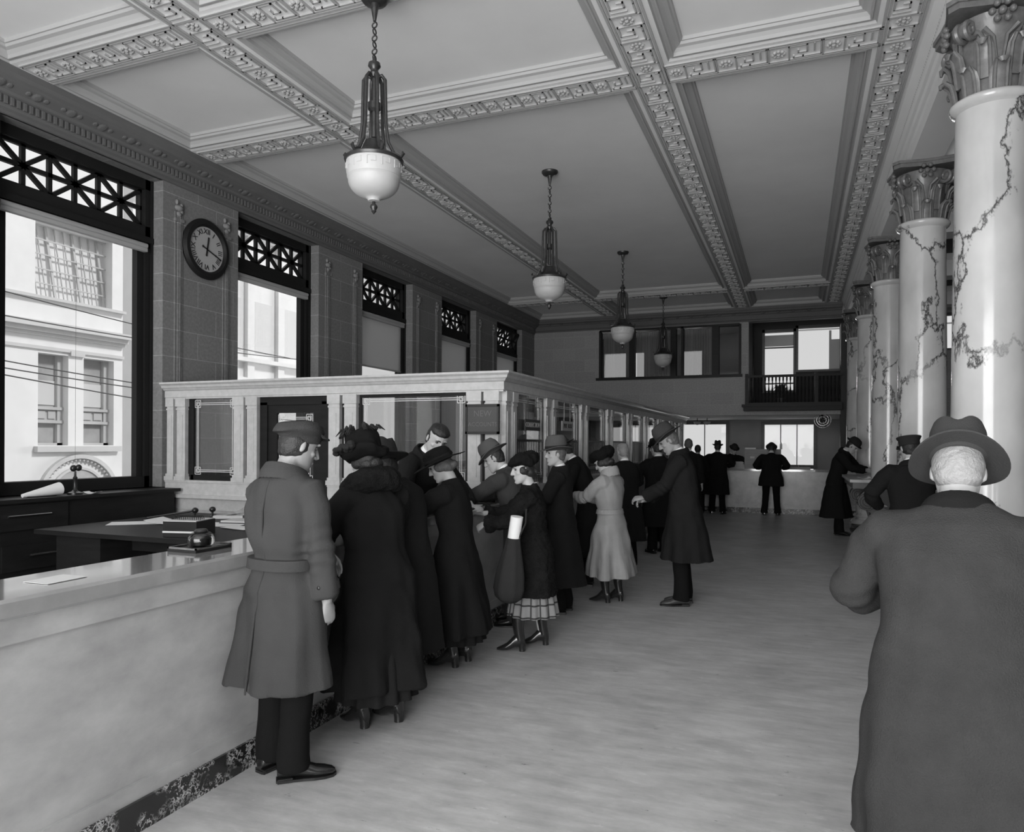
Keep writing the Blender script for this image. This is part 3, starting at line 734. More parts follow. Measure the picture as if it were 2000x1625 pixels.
def entab(mb, ring):
    """entablature swept along x (front run) or y (side run)"""
    P = [(-.10, 2.11), (.055, 2.11), (.055, 2.125), (.065, 2.13), (.065, 2.205), (.085, 2.215), (.10, 2.235), (.115, 2.24), (.125, 2.265), (.15, 2.285), (.15, 2.305), (-.16, 2.305), (-.16, 2.24), (-.10, 2.20)]
    mb.rings([[ring(d, z, e) for d, z in P] for e in (0, 1)])
fs = thing('teller_screen', 'marble and glass partition returning to the street wall, with a dark wood door', 'partition')
XS = -2.74
m = MB(); entab(m, lambda d, z, e: (XW + .035, YS - d, z) if e == 0 else (XS + d, YS - d, z)); m.build('entablature', 'marble', fs)
m = MB()
m.box(XW + .035, -5.64, YS - .10, YS + .10, .94, .98); m.box(XW + .035, -5.64, YS - .03, YS + .05, 0, .94); m.box(XW + .035, -5.64, YS - .055, YS + .06, .98, 1.14); m.box(XW + .035, -5.64, YS - .065, YS + .07, 1.12, 1.15)
m.box(-4.74, XS, YS - .14, YS + .10, .94, .99); m.box(-4.74, XS, YS - .03, YS + .05, 0, .94); m.box(-4.74, XS, YS - .055, YS + .06, .99, 1.14); m.box(-4.74, XS, YS - .065, YS + .07, 1.12, 1.15)
m.box(XW, -5.64, YS - .045, YS, .80, .81); m.box(XW, -5.64, YS - .045, YS, .60, .61)
m.build('dado', 'marble', fs)
for x, wd in ((-7.045, .10), (-6.89, .13), (-6.03, .14), (-5.84, .14), (-4.73, .14), (-4.53, .15), (-3.07, .14), (-2.88, .14)):
    m = MB(); pil(m, x, YS, (1, 0, 0), wd, (0, -1, 0)); m.build('pilaster', 'marble', fs)
m = MB()
for x0, x1 in ((-6.95, -6.89), (-6.76, -6.72), (-5.89, -5.84), (-4.59, -4.53), (-4.38, -4.35), (-2.93, -2.88)):
    q_ = MB(); q_.box(x0, x1, YS + .0, YS + .05, 1.15, 2.11); q_.build('dark_reveal', 'darkwood', fs)
m.box(-6.72, -6.68, YS, YS + .04, 1.15, 2.11); m.box(-6.72, -6.0, YS, YS + .04, 1.15, 1.21); m.build('panel_surround', 'darkwood', fs); m = MB(); m.box(-3.11, -3.07, YS, YS + .04, 1.15, 2.11); m.box(-4.35, -3.07, YS, YS + .04, 2.08, 2.11)
m.build('panel_surround', 'darkwood', fs)
for x0, x1 in ((-6.68, -6.03), (-4.35, -3.11)):
    g = MB(); g.box(x0, x1, YS + .015, YS + .021, 1.2, 2.11); G = g.build('glass_panel', 'glass', fs)
    e = MB(); etch(e, (x0, YS + .012, 0), (1, 0, 0), x1 - x0, 1.2, 2.11, (0, -1, 0)); e.build('etched_border', 'etch', G)
D = MB(); x0, x1 = -5.68, -4.74; a0, a1 = -5.30, -4.92
D.box(x0, x1, YS - .02, YS + .06, 2.02, 2.11); D.box(x0, x0 + .10, YS - .02, YS + .06, 0, 2.05); D.box(x1 - .10, x1, YS - .02, YS + .06, 0, 2.05)
d1, d2 = x0 + .10, x1 - .10
D.box(d1, d2, YS, YS + .04, 0, 1.13); D.box(d1, d2, YS, YS + .04, 1.93, 2.02); D.box(d1, d1 + .12, YS, YS + .04, 1.13, 1.93); D.box(d2 - .12, d2, YS, YS + .04, 1.13, 1.93)
D.box(d1 + .1, d2 - .1, YS - .012, YS, .3, .9)
D = D.build('door', 'darkwood', fs)
g = MB(); g.box(d1 + .12, d2 - .12, YS + .015, YS + .021, 1.13, 1.93); G = g.build('glass_panel', 'glass', D)
e = MB(); etch(e, (d1 + .12, YS + .012, 0), (1, 0, 0), d2 - d1 - .24, 1.13, 1.93, (0, -1, 0)); e.build('etched_border', 'etch', D)
m = MB(); m.ell((d1 + .06, YS - .04, .98), (.025, .025, .025), None, 10, 8); m.box(d1 + .035, d1 + .085, YS - .012, YS, .90, 1.06); m.build('door_handle', 'bronze', D, True)
ss = thing('teller_screen', 'long marble and glass teller screen receding above the counter to the end wall', 'partition')
m = MB(); entab(m, lambda d, z, e: (XS + d, YS - d if e == 0 else 19.1, z)); m.build('entablature', 'marble', ss)
m = MB(); m.box(XS - .10, XS + .055, YS + .10, 19.0, 1.063, 1.15); m.box(XS - .06, XS + .055, YS + .10, 19.0, 0, 1.063)
m.build('dado', 'marble', ss)
P0 = [6.68, 6.87]; y = 7.92
while y < 18.8: P0 += [y, y + .26]; y += 1.44
for y in P0:
    m = MB(); pil(m, XS, y, (0, 1, 0), .12 if y > 7 else .11, (1, 0, 0)); m.build('pilaster', 'marble', ss)
bays = [(7.0, 7.92)] + [(7.92 + .38 + 1.44 * k, 7.92 + 1.44 * (k + 1)) for k in range(7)]
for k, (a, b) in enumerate(bays):
    g = MB(); g.box(XS - .006, XS, a, b, 1.2, 2.11); G = g.build('glass_panel', 'glass', ss)
    e = MB(); etch(e, (XS + .003, a, 0), (0, 1, 0), b - a, 1.2, 2.11, (1, 0, 0)); e.build('etched_border', 'etch', G)
    m = MB()
    m.box(XS - .03, XS + .02, a, a + .03, 1.15, 2.11); m.box(XS - .03, XS + .02, b - .03, b, 1.15, 2.11); m.box(XS - .03, XS + .02, a, b, 1.62, 1.645)
    yy = a + .10
    while yy < b - .08: m.box(XS + .004, XS + .012, yy, yy + .012, 1.17, 1.62); yy += .055
    m.build('wicket_grille', 'bronze', ss)
for (nm, body, y0, y1, zc, face, let, lab) in (('window_sign', 'COLLECTION', 7.25, 7.72, 1.80, 'sign', 'signpale', 'dark hanging window sign reading COLLECTION in the first teller bay'),
                                    ('window_sign', 'PAY ROLL', 8.55, 9.0, 1.82, 'signpale', 'black', 'pale hanging window sign reading PAY ROLL in the second teller bay')):
    t = thing(nm, lab, 'sign'); m = MB(); m.box(XS + .03, XS + .045, y0, y1, zc - .06, zc + .06); m.bar((XS + .037, y0 + .1, zc + .06), (XS + .037, y0 + .1, 2.11), .006, .006); m.bar((XS + .037, y1 - .1, zc + .06), (XS + .037, y1 - .1, 2.11), .006, .006)
    m.build('panel', face, t); ws = body.split(); n_ = len(ws)
    for q_, wd_ in enumerate(ws): place_text(wd_, .075, (XS + .047, (y0 + y1) / 2 + (q_ - (n_ - 1) / 2) * .21, zc), (0, 1, 0), (0, 0, 1), 'lettering', let, t, .002)
t = thing('window_sign', 'dark framed sign reading NEW ACCOUNTS on the corner pilasters', 'sign')
m = MB(); m.box(-3.06, -2.72, YS - .10, YS - .08, 1.70, 1.97); m.build('panel', 'sign', t)
m = MB()
for a in ((-3.07, -2.71, 1.96, 1.985), (-3.07, -2.71, 1.69, 1.715), (-3.07, -3.05, 1.69, 1.985), (-2.73, -2.71, 1.69, 1.985)): m.box(a[0], a[1], YS - .11, YS - .08, a[2], a[3])
m.build('frame', 'black', t)
place_text('NEW', .085, (-2.885, YS - .102, 1.89), (1, 0, 0), (0, 0, 1), 'lettering', 'signletter', t, .001)
place_text('ACCOUNTS', .058, (-2.885, YS - .102, 1.785), (1, 0, 0), (0, 0, 1), 'lettering', 'signletter', t, .001)

# ------------------------------------------------------------------ office side of the counter
cab = thing('cabinet', 'long black-stained low cabinet under the street window', 'cabinet')
m = MB(); m.box(-7.04, -6.82, 1.0, 6.5, .0, 1.02); m.build('body', 'darkwood', cab)
m = MB(); m.box(-7.05, -6.76, .95, 6.54, 1.02, 1.055); m.build('top', 'darkwood', cab)
for k, (y, z, L) in enumerate(((4.75, .90, .42), (4.9, .52, .3), (3.4, .9, .4), (5.9, .52, .3))):
    m = MB(); m.box(-6.82, -6.80, y - .4, y + .4, z - .14, z + .10); d = m.build('drawer', 'darkwood', cab)
    m = MB(); m.tube([(-6.78, y - L / 2, z), (-6.78, y + L / 2, z)], .011, 8); m.build('handle', 'metal', d, True)
dk = thing('desk', 'black-topped office desk strewn with papers behind the counter', 'desk')
m = MB(); m.box(-6.45, -4.1, 4.55, 6.35, .76, .80); m.build('top', 'darkwood', dk)
for x0, x1 in ((-6.25, -5.7), (-4.6, -4.05)):
    m = MB(); m.box(x0, x1, 4.62, 6.3, .0, .76); m.build('pedestal', 'darkwood', dk)
m = MB(); m.box(-5.7, -4.6, 6.2, 6.24, .3, .76); m.build('modesty_panel', 'darkwood', dk); m = MB(); m.box(-5.7, -4.6, 4.95, 4.98, .60, .76); m.build('modesty_panel', 'darkwood', dk)
dk2 = thing('desk', 'low black work table tight against the inner side of the counter', 'desk')
m = MB(); m.box(-3.9, -2.92, 1.0, 4.4, .80, .84); m.build('top', 'darkwood', dk2)
for x, y in ((-3.82, 1.1), (-3.0, 1.1), (-3.82, 4.3), (-3.0, 4.3)):
    m = MB(); m.box(x - .035, x + .035, y - .035, y + .035, 0, .80); m.build('leg', 'darkwood', dk2)
def sheet(name, lab, x, y, z, w, h, rz, mat='paper', curl=0., grp=None, n=6, tilt=0.):
    m = MB(); R = []
    for i in range(n + 1):
        u = i / n - .5; R.append([((u) * w, v * h, curl * (4 * u * u) + tilt * (u + .5) + q) for v, q in ((-.5, 0), (.5, 0), (.5, .0016), (-.5, .0016))])
    m.rings(R); o = m.build(name, mat); o.location = (x, y, z); o.rotation_euler = (0, 0, rz); return tag(o, lab, 'paper', grp)
zt = .8035
sheet('paper_sheet', 'long white sheet at the window-side end of the papers on the desk', -6.0, 5.3, zt, .55, .3, .7)
sheet('paper_sheet', 'raised folded white sheet lying over the long one on the desk', -5.72, 5.45, zt + .004, .42, .34, .3, curl=.035)
sheet('paper_sheet', 'white sheet beside the index box on the desk', -5.20, 5.50, zt, .5, .34, .25)
sheet('paper_sheet', 'small white slip overlapping the desk edge near the man in the cap', -4.80, 5.35, zt + .003, .34, .2, -.2)
bk = thing('ledger_book', 'thin pale ledger lying open behind the index box', 'book', (-5.1, 5.75, .80), .2)
m = MB(); m.box(-.2, .2, -.14, .14, .0, .012); m.build('cover', 'black', bk); m = MB(); m.box(-.19, .19, -.13, .13, .012, .03); m.build('pages', 'paper_dim', bk)
cp2 = thing('paper_stack', 'curled white bills standing up on the desk beside the marble partition', 'paper', (-5.50, 6.02, .80), .5)
m = MB(); m.rings([[(x, y, z), (x, y + .004, z), (x + .1, y + .10, z + .0), (x + .1, y + .096, z)] for x, y, z in ((-.16, 0, .0), (-.1, 0, .03), (0, 0, .05), (.08, .02, .10), (.14, .03, .17))]); m.build('upper_sheet', 'paper', cp2)
m = MB(); m.box(-.2, .1, -.02, .14, 0, .03); m.build('lower_sheets', 'paper_dim', cp2)
for k, (x, y) in enumerate(((-5.86, 5.86), (-5.78, 6.02))):
    s = thing('rubber_stamp', 'dark round-knobbed rubber stamp on the desk, %s' % ('with a rod leaning on the papers' if k == 0 else 'closer to the curled bills'), 'stamp', (x, y, .80), 0)
    m = MB(); m.ell((0, 0, .085), (.035, .035, .03), None, 12, 8); m.build('knob', 'black', s, True)
    m = MB(); m.lathe([(.012, .06), (.01, .03), (.02, .02), (.03, .012), (.03, 0)], n=12); m.build('base', 'black', s, True)
    if k == 0:
        m = MB(); m.tube([(-.02, 0, .08), (-.36, -.28, .02)], [.012, .006], 6); m.build('rod', 'black', s)
ib = thing('index_box', 'black index box with upright wire rings and a pale label strip', 'box', (-4.86, 4.80, .80), .25)
m = MB(); m.box(-.15, .15, -.15, .15, 0, .13); m.build('body', 'darkwood', ib)
m = MB(); m.box(-.15, .13, -.158, -.15, .035, .05); m.build('label_strip', 'paper_dim', ib)
m = MB(); m.box(-.145, .145, -.145, .145, .13, .136); m.build('card_top', 'paper_dim', ib)
m = MB()
for k in range(16): m.torus((-.13 + .017 * k, -.02, .14), .03, .0035, axis=(1, .0, 0), n=12, m=4)
m.build('wire_rings', 'black', ib)
ik = thing('inkwell', 'round glass inkwell full of dark ink on the counter edge', 'inkwell', (-2.79, 2.83, 1.0765))
m = MB(); m.lathe([(.0, 0), (.052, .0), (.062, .01), (.066, .03), (.060, .055), (.045, .068), (.03, .07)], n=32); m.build('glass_body', 'inkglass', ik, True)
m = MB(); m.lathe([(.0, .008), (.048, .008), (.050, .04), (.034, .055), (.0, .055)], n=24); m.build('ink', 'black', ik, True)
m = MB(); m.lathe([(.0, .068), (.03, .068), (.034, .076), (.026, .086), (.0, .088)], n=20); m.build('lid', 'black', ik, True)
tr = thing('pen_tray', 'flat black pen tray under the round inkwell', 'tray', (-2.785, 2.82, 1.0625), .0)
m = MB(); m.box(-.09, .09, -.12, .12, .0, .014); m.build('base', 'black', tr)
m = MB(); m.box(-.09, .09, -.12, -.112, .014, .022); m.box(-.09, .09, .112, .12, .014, .022); m.box(-.09, -.082, -.12, .12, .014, .022); m.box(.082, .09, -.12, .12, .014, .022); m.build('rim', 'metal', tr)
rl = thing('ledger_roll', 'fat white rolled ledger lying slanted on the low cabinet', 'ledger', (0, 0, 0))
m = MB(); a, b = Vector((-6.91, 4.76, 1.075)), Vector((-6.91, 5.14, 1.125))
m.tube([a, b], [.018, .065], 20); m.build('paper_roll', 'paper', rl, True)
m = MB(); m.tube([Vector((-6.91, 4.80, 1.075)), Vector((-6.91, 5.10, 1.075))], .02, 10); m.build('spindle', 'black', rl, True)
ph = thing('call_stand', 'slender black stand with a double round head on the low cabinet before the window', 'stand', (-6.90, 5.30, 1.055))
m = MB(); m.lathe([(.0, 0), (.07, 0), (.07, .02), (.03, .035), (.018, .05), (.018, .16), (.024, .17), (.012, .19), (.01, .24), (.0, .24)], n=20); m.build('stem', 'black', ph, True)
m = MB(); m.ell((-.01, -.012, .27), (.03, .032, .035), None, 14, 10); m.ell((.01, .03, .275), (.03, .032, .035), None, 14, 10); m.build('round_head', 'black', ph, True)
m = MB(); m.tube([(0, 0, .3), (0, 0, 2.4)], .0015, 5); m.build('pull_cord', 'wire', ph)
sheet('paper_slip', 'crumpled white slip at the foot of the slender black stand', -6.85, 5.46, 1.058, .14, .12, .4, curl=.02)
sheet('reflection_card', 'small pale card standing in for a reflection on the counter nearest the camera', -2.68, 1.98, 1.0635, .13, .17, .05, 'paper_dim')  # pale card imitating a rectangular reflection in the polished top
pn = MB(); pn.tube([(-3.35, 2.28, .845), (-2.93, 2.33, .98)], .006, 6); tag(pn.build('pen', 'paper_dim'), 'thin pale pen leaning against the inner edge of the counter', 'pen')
for k, (x, y, w) in enumerate(((-3.7, 1.9, .22), (-3.35, 1.75, .16))):
    sheet('paper_slip', ['white slip on the black work table, farther from the counter', 'white slip on the black work table, beside the counter'][k], x, y, .8415, w, .1, .4)
# things on the customer side of the counter
i2 = thing('inkwell', 'dark square inkwell stand on the counter in front of the corner pilasters', 'inkwell', (-2.70, 6.36, 1.062))
m = MB(); m.box(-.07, .07, -.09, .09, 0, .03); m.build('base', 'black', i2)
m = MB(); m.lathe([(.0, .03), (.045, .03), (.055, .06), (.05, .09), (.03, .105), (.03, .12), (.0, .12)], n=10); m.build('well', 'black', i2)
sheet('deposit_slip', 'white slip under the hand of the leaning man in the grey felt hat', -2.62, 5.75, 1.0635, .16, .1, .3)
sheet('deposit_slip', 'white papers on the counter between the man in the cap and the fur-collared woman', -2.68, 3.62, 1.0635, .26, .2, .3)
sheet('deposit_slip', 'white slips on the counter before the woman in the wide-brimmed hat', -2.68, 4.72, 1.0635, .2, .14, -.2)

# ------------------------------------------------------------------ end wall: office window, gallery, far counter
W = sempty('window_8'); m = MB(); y = YE - .04
m.box(-5.25, -1.35, y - .04, y + .25, 3.36, 3.43); m.box(-5.15, -1.42, y, y + .2, 4.70, 4.76)
for x in (-5.17, -4.28, -2.92, -1.44): m.box(x, x + .06, y, y + .2, 3.42, 4.74)
m.box(-4.33, -4.17, y + .02, y + .2, 3.42, 4.74); m.box(-3.2, -3.05, y + .02, y + .2, 3.42, 4.74); m.box(-2.12, -1.94, y + .02, y + .2, 3.42, 4.74)
m.build('window_frame', 'darkwood', W)
m = MB(); m.box(-5.15, -1.42, YE + .1, YE + .106, 3.42, 4.74); m.build('window_pane', 'windowglass', W)
for x0, x1 in ((-5.12, -4.3), (-4.18, -3.2), (-3.0, -2.1)):
    R = [[], []]; n = 90
    V = []; F = []
    for k in range(n + 1):
        xx = x0 + (x1 - x0) * k / n; yy = YE + .3 + .022 * math.sin(k * .9) + .01 * math.sin(k * 2.3)
        V += [(xx, yy, 3.46), (xx, yy, 4.70)]
        if k: F.append((2 * k - 2, 2 * k, 2 * k + 1, 2 * k - 1))
    m = MB(); m.add(V, F); m.build('curtain', 'curtain', W)
for i, (x0, x1, z0, z1, n) in enumerate([(-3.75, -2.3, .93, 2.29, 2), (-1.05, .48, .93, 2.27, 3), (-6.3, -4.35, .93, 2.2, 2)]):
    W = sempty('window_%d' % (9 + i)); m = MB(); y = 25.95
    m.box(x0 - .1, x0, y - .03, y + .1, z0 - .1, z1 + .1); m.box(x1, x1 + .1, y - .03, y + .1, z0 - .1, z1 + .1); m.box(x0, x1, y - .03, y + .1, z1, z1 + .1); m.box(x0 - .1, x1 + .1, y - .06, y + .1, z0 - .1, z0)
    for k in range(1, n): x = x0 + (x1 - x0) * k / n; m.box(x - .015, x + .015, y + .1, y + .15, z0, z1)
    m.build('window_frame', 'wood', W); m = MB(); m.box(x0, x1, y + .12, y + .125, z0, z1); m.build('window_pane', 'windowglass', W)
for i, (x0, x1, z0, z1) in enumerate([(-.9, -.13, 3.15, 4.82), (.0, 1.07, 3.72, 4.9)]):
    W = sempty('window_%d' % (12 + i)); m = MB(); y = 22.2
    m.box(x0 - .07, x0, y - .03, y + .08, z0, z1 + .08); m.box(x1, x1 + .07, y - .03, y + .08, z0, z1 + .08); m.box(x0 - .07, x1 + .07, y - .03, y + .08, z1, z1 + .08); m.box(x0 - .07, x1 + .07, y - .05, y + .08, z0 - .06, z0)
    if i == 0: m.box(x0, x1, y, y + .05, 3.33, 3.37); m.box(x0, x1, y, y + .05, 4.36, 4.40)
    m.build('window_frame', 'wood', W); m = MB(); m.box(x0, x1, y + .06, y + .065, z0, z1); m.build('window_pane', 'windowglass', W)
    if i == 0: m = MB(); m.box(x0, x1, y + .02, y + .024, 4.42, 4.74); m.build('window_shade', 'shade', W)
    else: m = MB(); m.box(x0 + .8, x0 + .86, y - .02, y + .02, z0, z1 - .1); m.box(x0 + .80, x1, y - .01, y + .01, z0, z1 - .35); m.build('window_shade', 'shade_pale', W)
W = sempty('window_14'); m = MB(); m.box(2.86, 2.9, YE - .02, YE + .1, 3.86, 4.74); m.box(3.5, 3.54, YE - .02, YE + .1, 3.86, 4.74); m.box(2.86, 3.54, YE - .02, YE + .1, 3.86, 3.9); m.box(2.86, 3.54, YE - .02, YE + .1, 4.7, 4.74); m.build('window_frame', 'wood', W)
ga = thing('gallery_balcony', 'dark balustraded gallery projecting from the end wall', 'balcony')
m = MB(); y0 = 19.45; m.box(-1.3, 1.0, y0, YE + .2, 2.46, 2.62); m.box(-1.34, 1.0, y0 - .04, YE, 2.56, 2.62); m.build('floor_slab', 'darkwood', ga)
m = MB(); m.box(-1.25, 1.0, y0 + .02, y0 + .09, 3.30, 3.36); m.box(-1.25, 1.0, y0 + .02, y0 + .08, 2.62, 2.66); m.box(-1.25, -1.18, y0, YE, 3.30, 3.36); m.build('handrail', 'darkwood', ga)
k = 0; x = -1.2
while x < 1.0:
    m = MB(); m.lathe([(.02, 2.66), (.02, 2.72), (.012, 2.76), (.02, 2.88), (.024, 2.95), (.012, 3.08), (.014, 3.2), (.02, 3.22), (.02, 3.30)], (x, y0 + .05, 0), 8); m.build('baluster', 'darkwood', ga, True); x += .085
for x in (-1.22, .42):
    m = MB(); m.box(x - .04, x + .04, y0 + .01, y0 + .10, 2.62, 3.40); m.build('newel', 'darkwood', ga)
pl = thing('potted_plant', 'bushy dark potted plant behind the gallery balusters', 'plant', (-.42, 19.72, 2.62))
m = MB(); m.lathe([(.0, 0), (.09, 0), (.12, .16), (.0, .16)], n=14); m.build('pot', 'wood', pl, True)
m = MB(); rr = random.Random(3)
for k in range(70):
    a = rr.uniform(0, 2 * PI); e = Vector((math.cos(a), math.sin(a), 0)); L = rr.uniform(.12, .3); h = rr.uniform(.15, .38)
    m.tube([Vector((0, 0, .14)), e * L * .5 + Vector((0, 0, .14 + h)), e * L + Vector((0, 0, .1 + h * .8))], [(.006, .003), (.018, .003), (.004, .002)], 5)
m.build('foliage', 'plant', pl)
fc = thing('far_counter', 'pale marble counter across the far end of the hall', 'counter')
m = MB(); m.box(-2.45, .9, 17.94, 18.5, .12, .98); m.build('body', 'marble_body', fc)
m = MB(); m.box(-2.45, .93, 17.9, 18.54, .98, 1.03); m.build('countertop', 'marble_top', fc)
m = MB(); m.box(-2.45, .91, 17.91, 18.5, 0, .12); m.build('plinth', 'plinth', fc)
cb = thing('file_cabinet', 'brown wooden box cabinet standing on the far counter', 'cabinet', (-.80, 18.28, 1.03))
m = MB(); m.box(-.38, .42, -.15, .15, 0, .46); m.build('body', 'wood', cb)
for x in (-.2, .2): m = MB(); m.box(x - .16, x + .16, -.16, -.15, .04, .42); d = m.build('door', 'wood', cb); m = MB(); m.box(x - .05, x + .05, -.168, -.16, .24, .29); m.build('label_plate', 'paper_dim', d)
m = MB(); m.box(-.12, .12, -.1, .1, 0, .03); o = m.build('paper_stack', 'paper'); o.location = (-1.05, 18.28, 1.4915); tag(o, 'small stack of papers on top of the brown box cabinet', 'papers')
for k, x in enumerate((-.55, -.32)):
    m = MB(); m.lathe([(.0, 0), (.028, 0), (.028, .12), (.01, .15), (.01, .17), (.0, .17)], n=10); o = m.build('bottle', 'paper', None, True); o.location = (x - .05, 18.28, 1.49); tag(o, 'pale bottle on the brown box cabinet, ' + ('closer to its stack of papers' if k == 0 else 'farther from its stack of papers'), 'bottle', 'bottles on the box cabinet')
m = MB(); rr = random.Random(5)
for k in range(9): m.box(-.2 + rr.uniform(-.03, .03), .2 + rr.uniform(-.03, .03), -.12, .12, k * .018, k * .018 + .014)
o = m.build('paper_stack', 'paper_dim'); o.location = (-1.42, 18.25, 1.03); o.rotation_euler = (0, 0, .2); tag(o, 'untidy stack of papers on the far counter beside the clerk', 'papers')
m = MB(); m.box(-.25, .25, -.1, .1, 0, .05); m.lathe([(.0, .05), (.03, .05), (.03, .10), (0, .10)], n=10); o = m.build('desk_tray', 'wood'); o.location = (.02, 18.2, 1.03); tag(o, 'low wooden tray on the far counter under the bright window', 'tray')
# lamps and fan hung from the mezzanine soffit
for k, (x, y) in enumerate(((-3.02, 24.0), (-2.70, 23.9))):
    t = thing('hanging_lamp', 'small white bowl lamp under the mezzanine, ' + ('beside the teller screen' if k == 0 else 'in front of the bright window'), 'lamp', (x, y, 0), 0, 'small lamps under the mezzanine')
    m = MB(); m.tube([(0, 0, 2.44), (0, 0, 2.33)], .012, 8); m.build('stem', 'bronze', t)
    m = MB(); m.lathe([(.0, 2.22), (.06, 2.235), (.10, 2.27), (.12, 2.32), (.0, 2.335)], n=20); m.build('bowl', 'opal', t, True)
t = thing('ceiling_fan', 'small dark electric fan bracketed under the gallery', 'fan', (.62, 21.5, 0))
m = MB(); m.tube([(0, 0, 2.44), (0, 0, 2.3)], .02, 8); m.ell((0, 0, 2.27), (.06, .08, .06), None, 12, 8); m.build('motor', 'bronze', t, True)
for k in range(4):
    a = k * PI / 2 + .4; m = MB(); m.ell((.10 * math.cos(a), -.1, 2.27 + .10 * math.sin(a)), (.09, .01, .045), Matrix.Rotation(-a, 3, 'Y'), 10, 6); m.build('blade', 'bronze', t, True)
m = MB()
for r in (.21, .15, .09): m.torus((0, -.12, 2.27), r, .005, (0, 1, 0), 24, 4)
m.build('guard', 'metal', t)

# ------------------------------------------------------------------ writing stand between the columns
wd = thing('writing_stand', 'dark marble-topped writing stand with scrolled bracket between the columns', 'stand')
m = MB(); m.box(.70, 1.35, 11.55, 13.6, 1.06, 1.10); m.build('top', 'marble_body', wd); m = MB(); m.box(.74, 1.30, 11.58, 13.57, .97, 1.06); m.build('frieze', 'darkstone', wd)
sc = []
for k in range(20):
    t = k / 19; z = 1.02 - .80 * t; sc.append((1.02 - .22 * math.exp(-((t - .28) / .22) ** 2) - .02 + .12 * t, z))
for y in (11.62, 13.3):
    m = MB(); m.prism([(1.12, 1.02)] + sc + [(1.12, .22)], 'y', y, y + .2); b = m.build('bracket', 'darkstone', wd)
    m = MB()
    for r in (.11, .075, .04): m.torus((.93, y, .78), r, .014, (0, 1, 0), 20, 6)
    m.build('scroll', 'darkstone', b, True)
m = MB(); m.box(1.10, 1.30, 11.58, 13.55, .0, 1.02); m.build('back_panel', 'wall_dark', wd)
m = MB(); m.box(.82, 1.1, 11.62, 13.5, .18, .21); m.build('foot_rail', 'darkwood', wd)
for k, (x, y, rz) in enumerate(((.9, 11.8, .2), (1.05, 12.0, -.3))):
    sheet('deposit_slip', ['white slips at the open end of the writing stand', 'crumpled white slip on the writing stand against the column'][k], x, y, 1.1015, .16, .12, rz, curl=.03)
# ------------------------------------------------------------------ people
def remesh(mb, voxel, smooth=3):
    me = bpy.data.meshes.new('tmp'); me.from_pydata(mb.v, [], mb.f); me.update(); fixn(me)
    o = bpy.data.objects.new('tmp', me); COL.objects.link(o)
    r = o.modifiers.new('r', 'REMESH'); r.mode = 'VOXEL'; r.voxel_size = voxel; r.adaptivity = 0
    if smooth:
        s = o.modifiers.new('s', 'SMOOTH'); s.factor = .5; s.iterations = smooth
    bpy.context.view_layer.update()
    m2 = bpy.data.meshes.new_from_object(o.evaluated_get(bpy.context.evaluated_depsgraph_get()))
    bpy.data.objects.remove(o); bpy.data.meshes.remove(me)
    return m2
def getco(me):
    a = np.empty(len(me.vertices) * 3, np.float32); me.vertices.foreach_get('co', a); return a.reshape(-1, 3)
def setco(me, a): me.vertices.foreach_set('co', a.astype(np.float32).ravel()); me.update()
def getno(me):
    a = np.empty(len(me.vertices) * 3, np.float32); me.vertices.foreach_get('normal', a); return a.reshape(-1, 3)
def wavy(co, f, seed):
    """cheap smooth pseudo-noise in [-1,1]"""
    r = np.random.RandomState(seed); out = np.zeros(len(co))
    for k in range(5):
        d = r.normal(size=3); d /= np.linalg.norm(d); out += np.sin(co @ (d * f * (.6 + .35 * k)) + r.uniform(0, 6.28) + 1.6 * np.sin(co @ (r.normal(size=3) * f * .35)))
    return out / 3.2
def RX(a): return Matrix.Rotation(a, 3, 'X')
def RZ(a): return Matrix.Rotation(a, 3, 'Z')
def sst(x): x = min(1, max(0, x)); return x * x * (3 - 2 * x)
def V3(*a): return Vector(a)
def fold_add(mb, pts, rad, **k): mb.tube(pts, rad, **k)

def bez(a, b, c, n):
    return [a * (1 - t) ** 2 + b * 2 * t * (1 - t) + c * t * t for t in np.linspace(0, 1, n)]

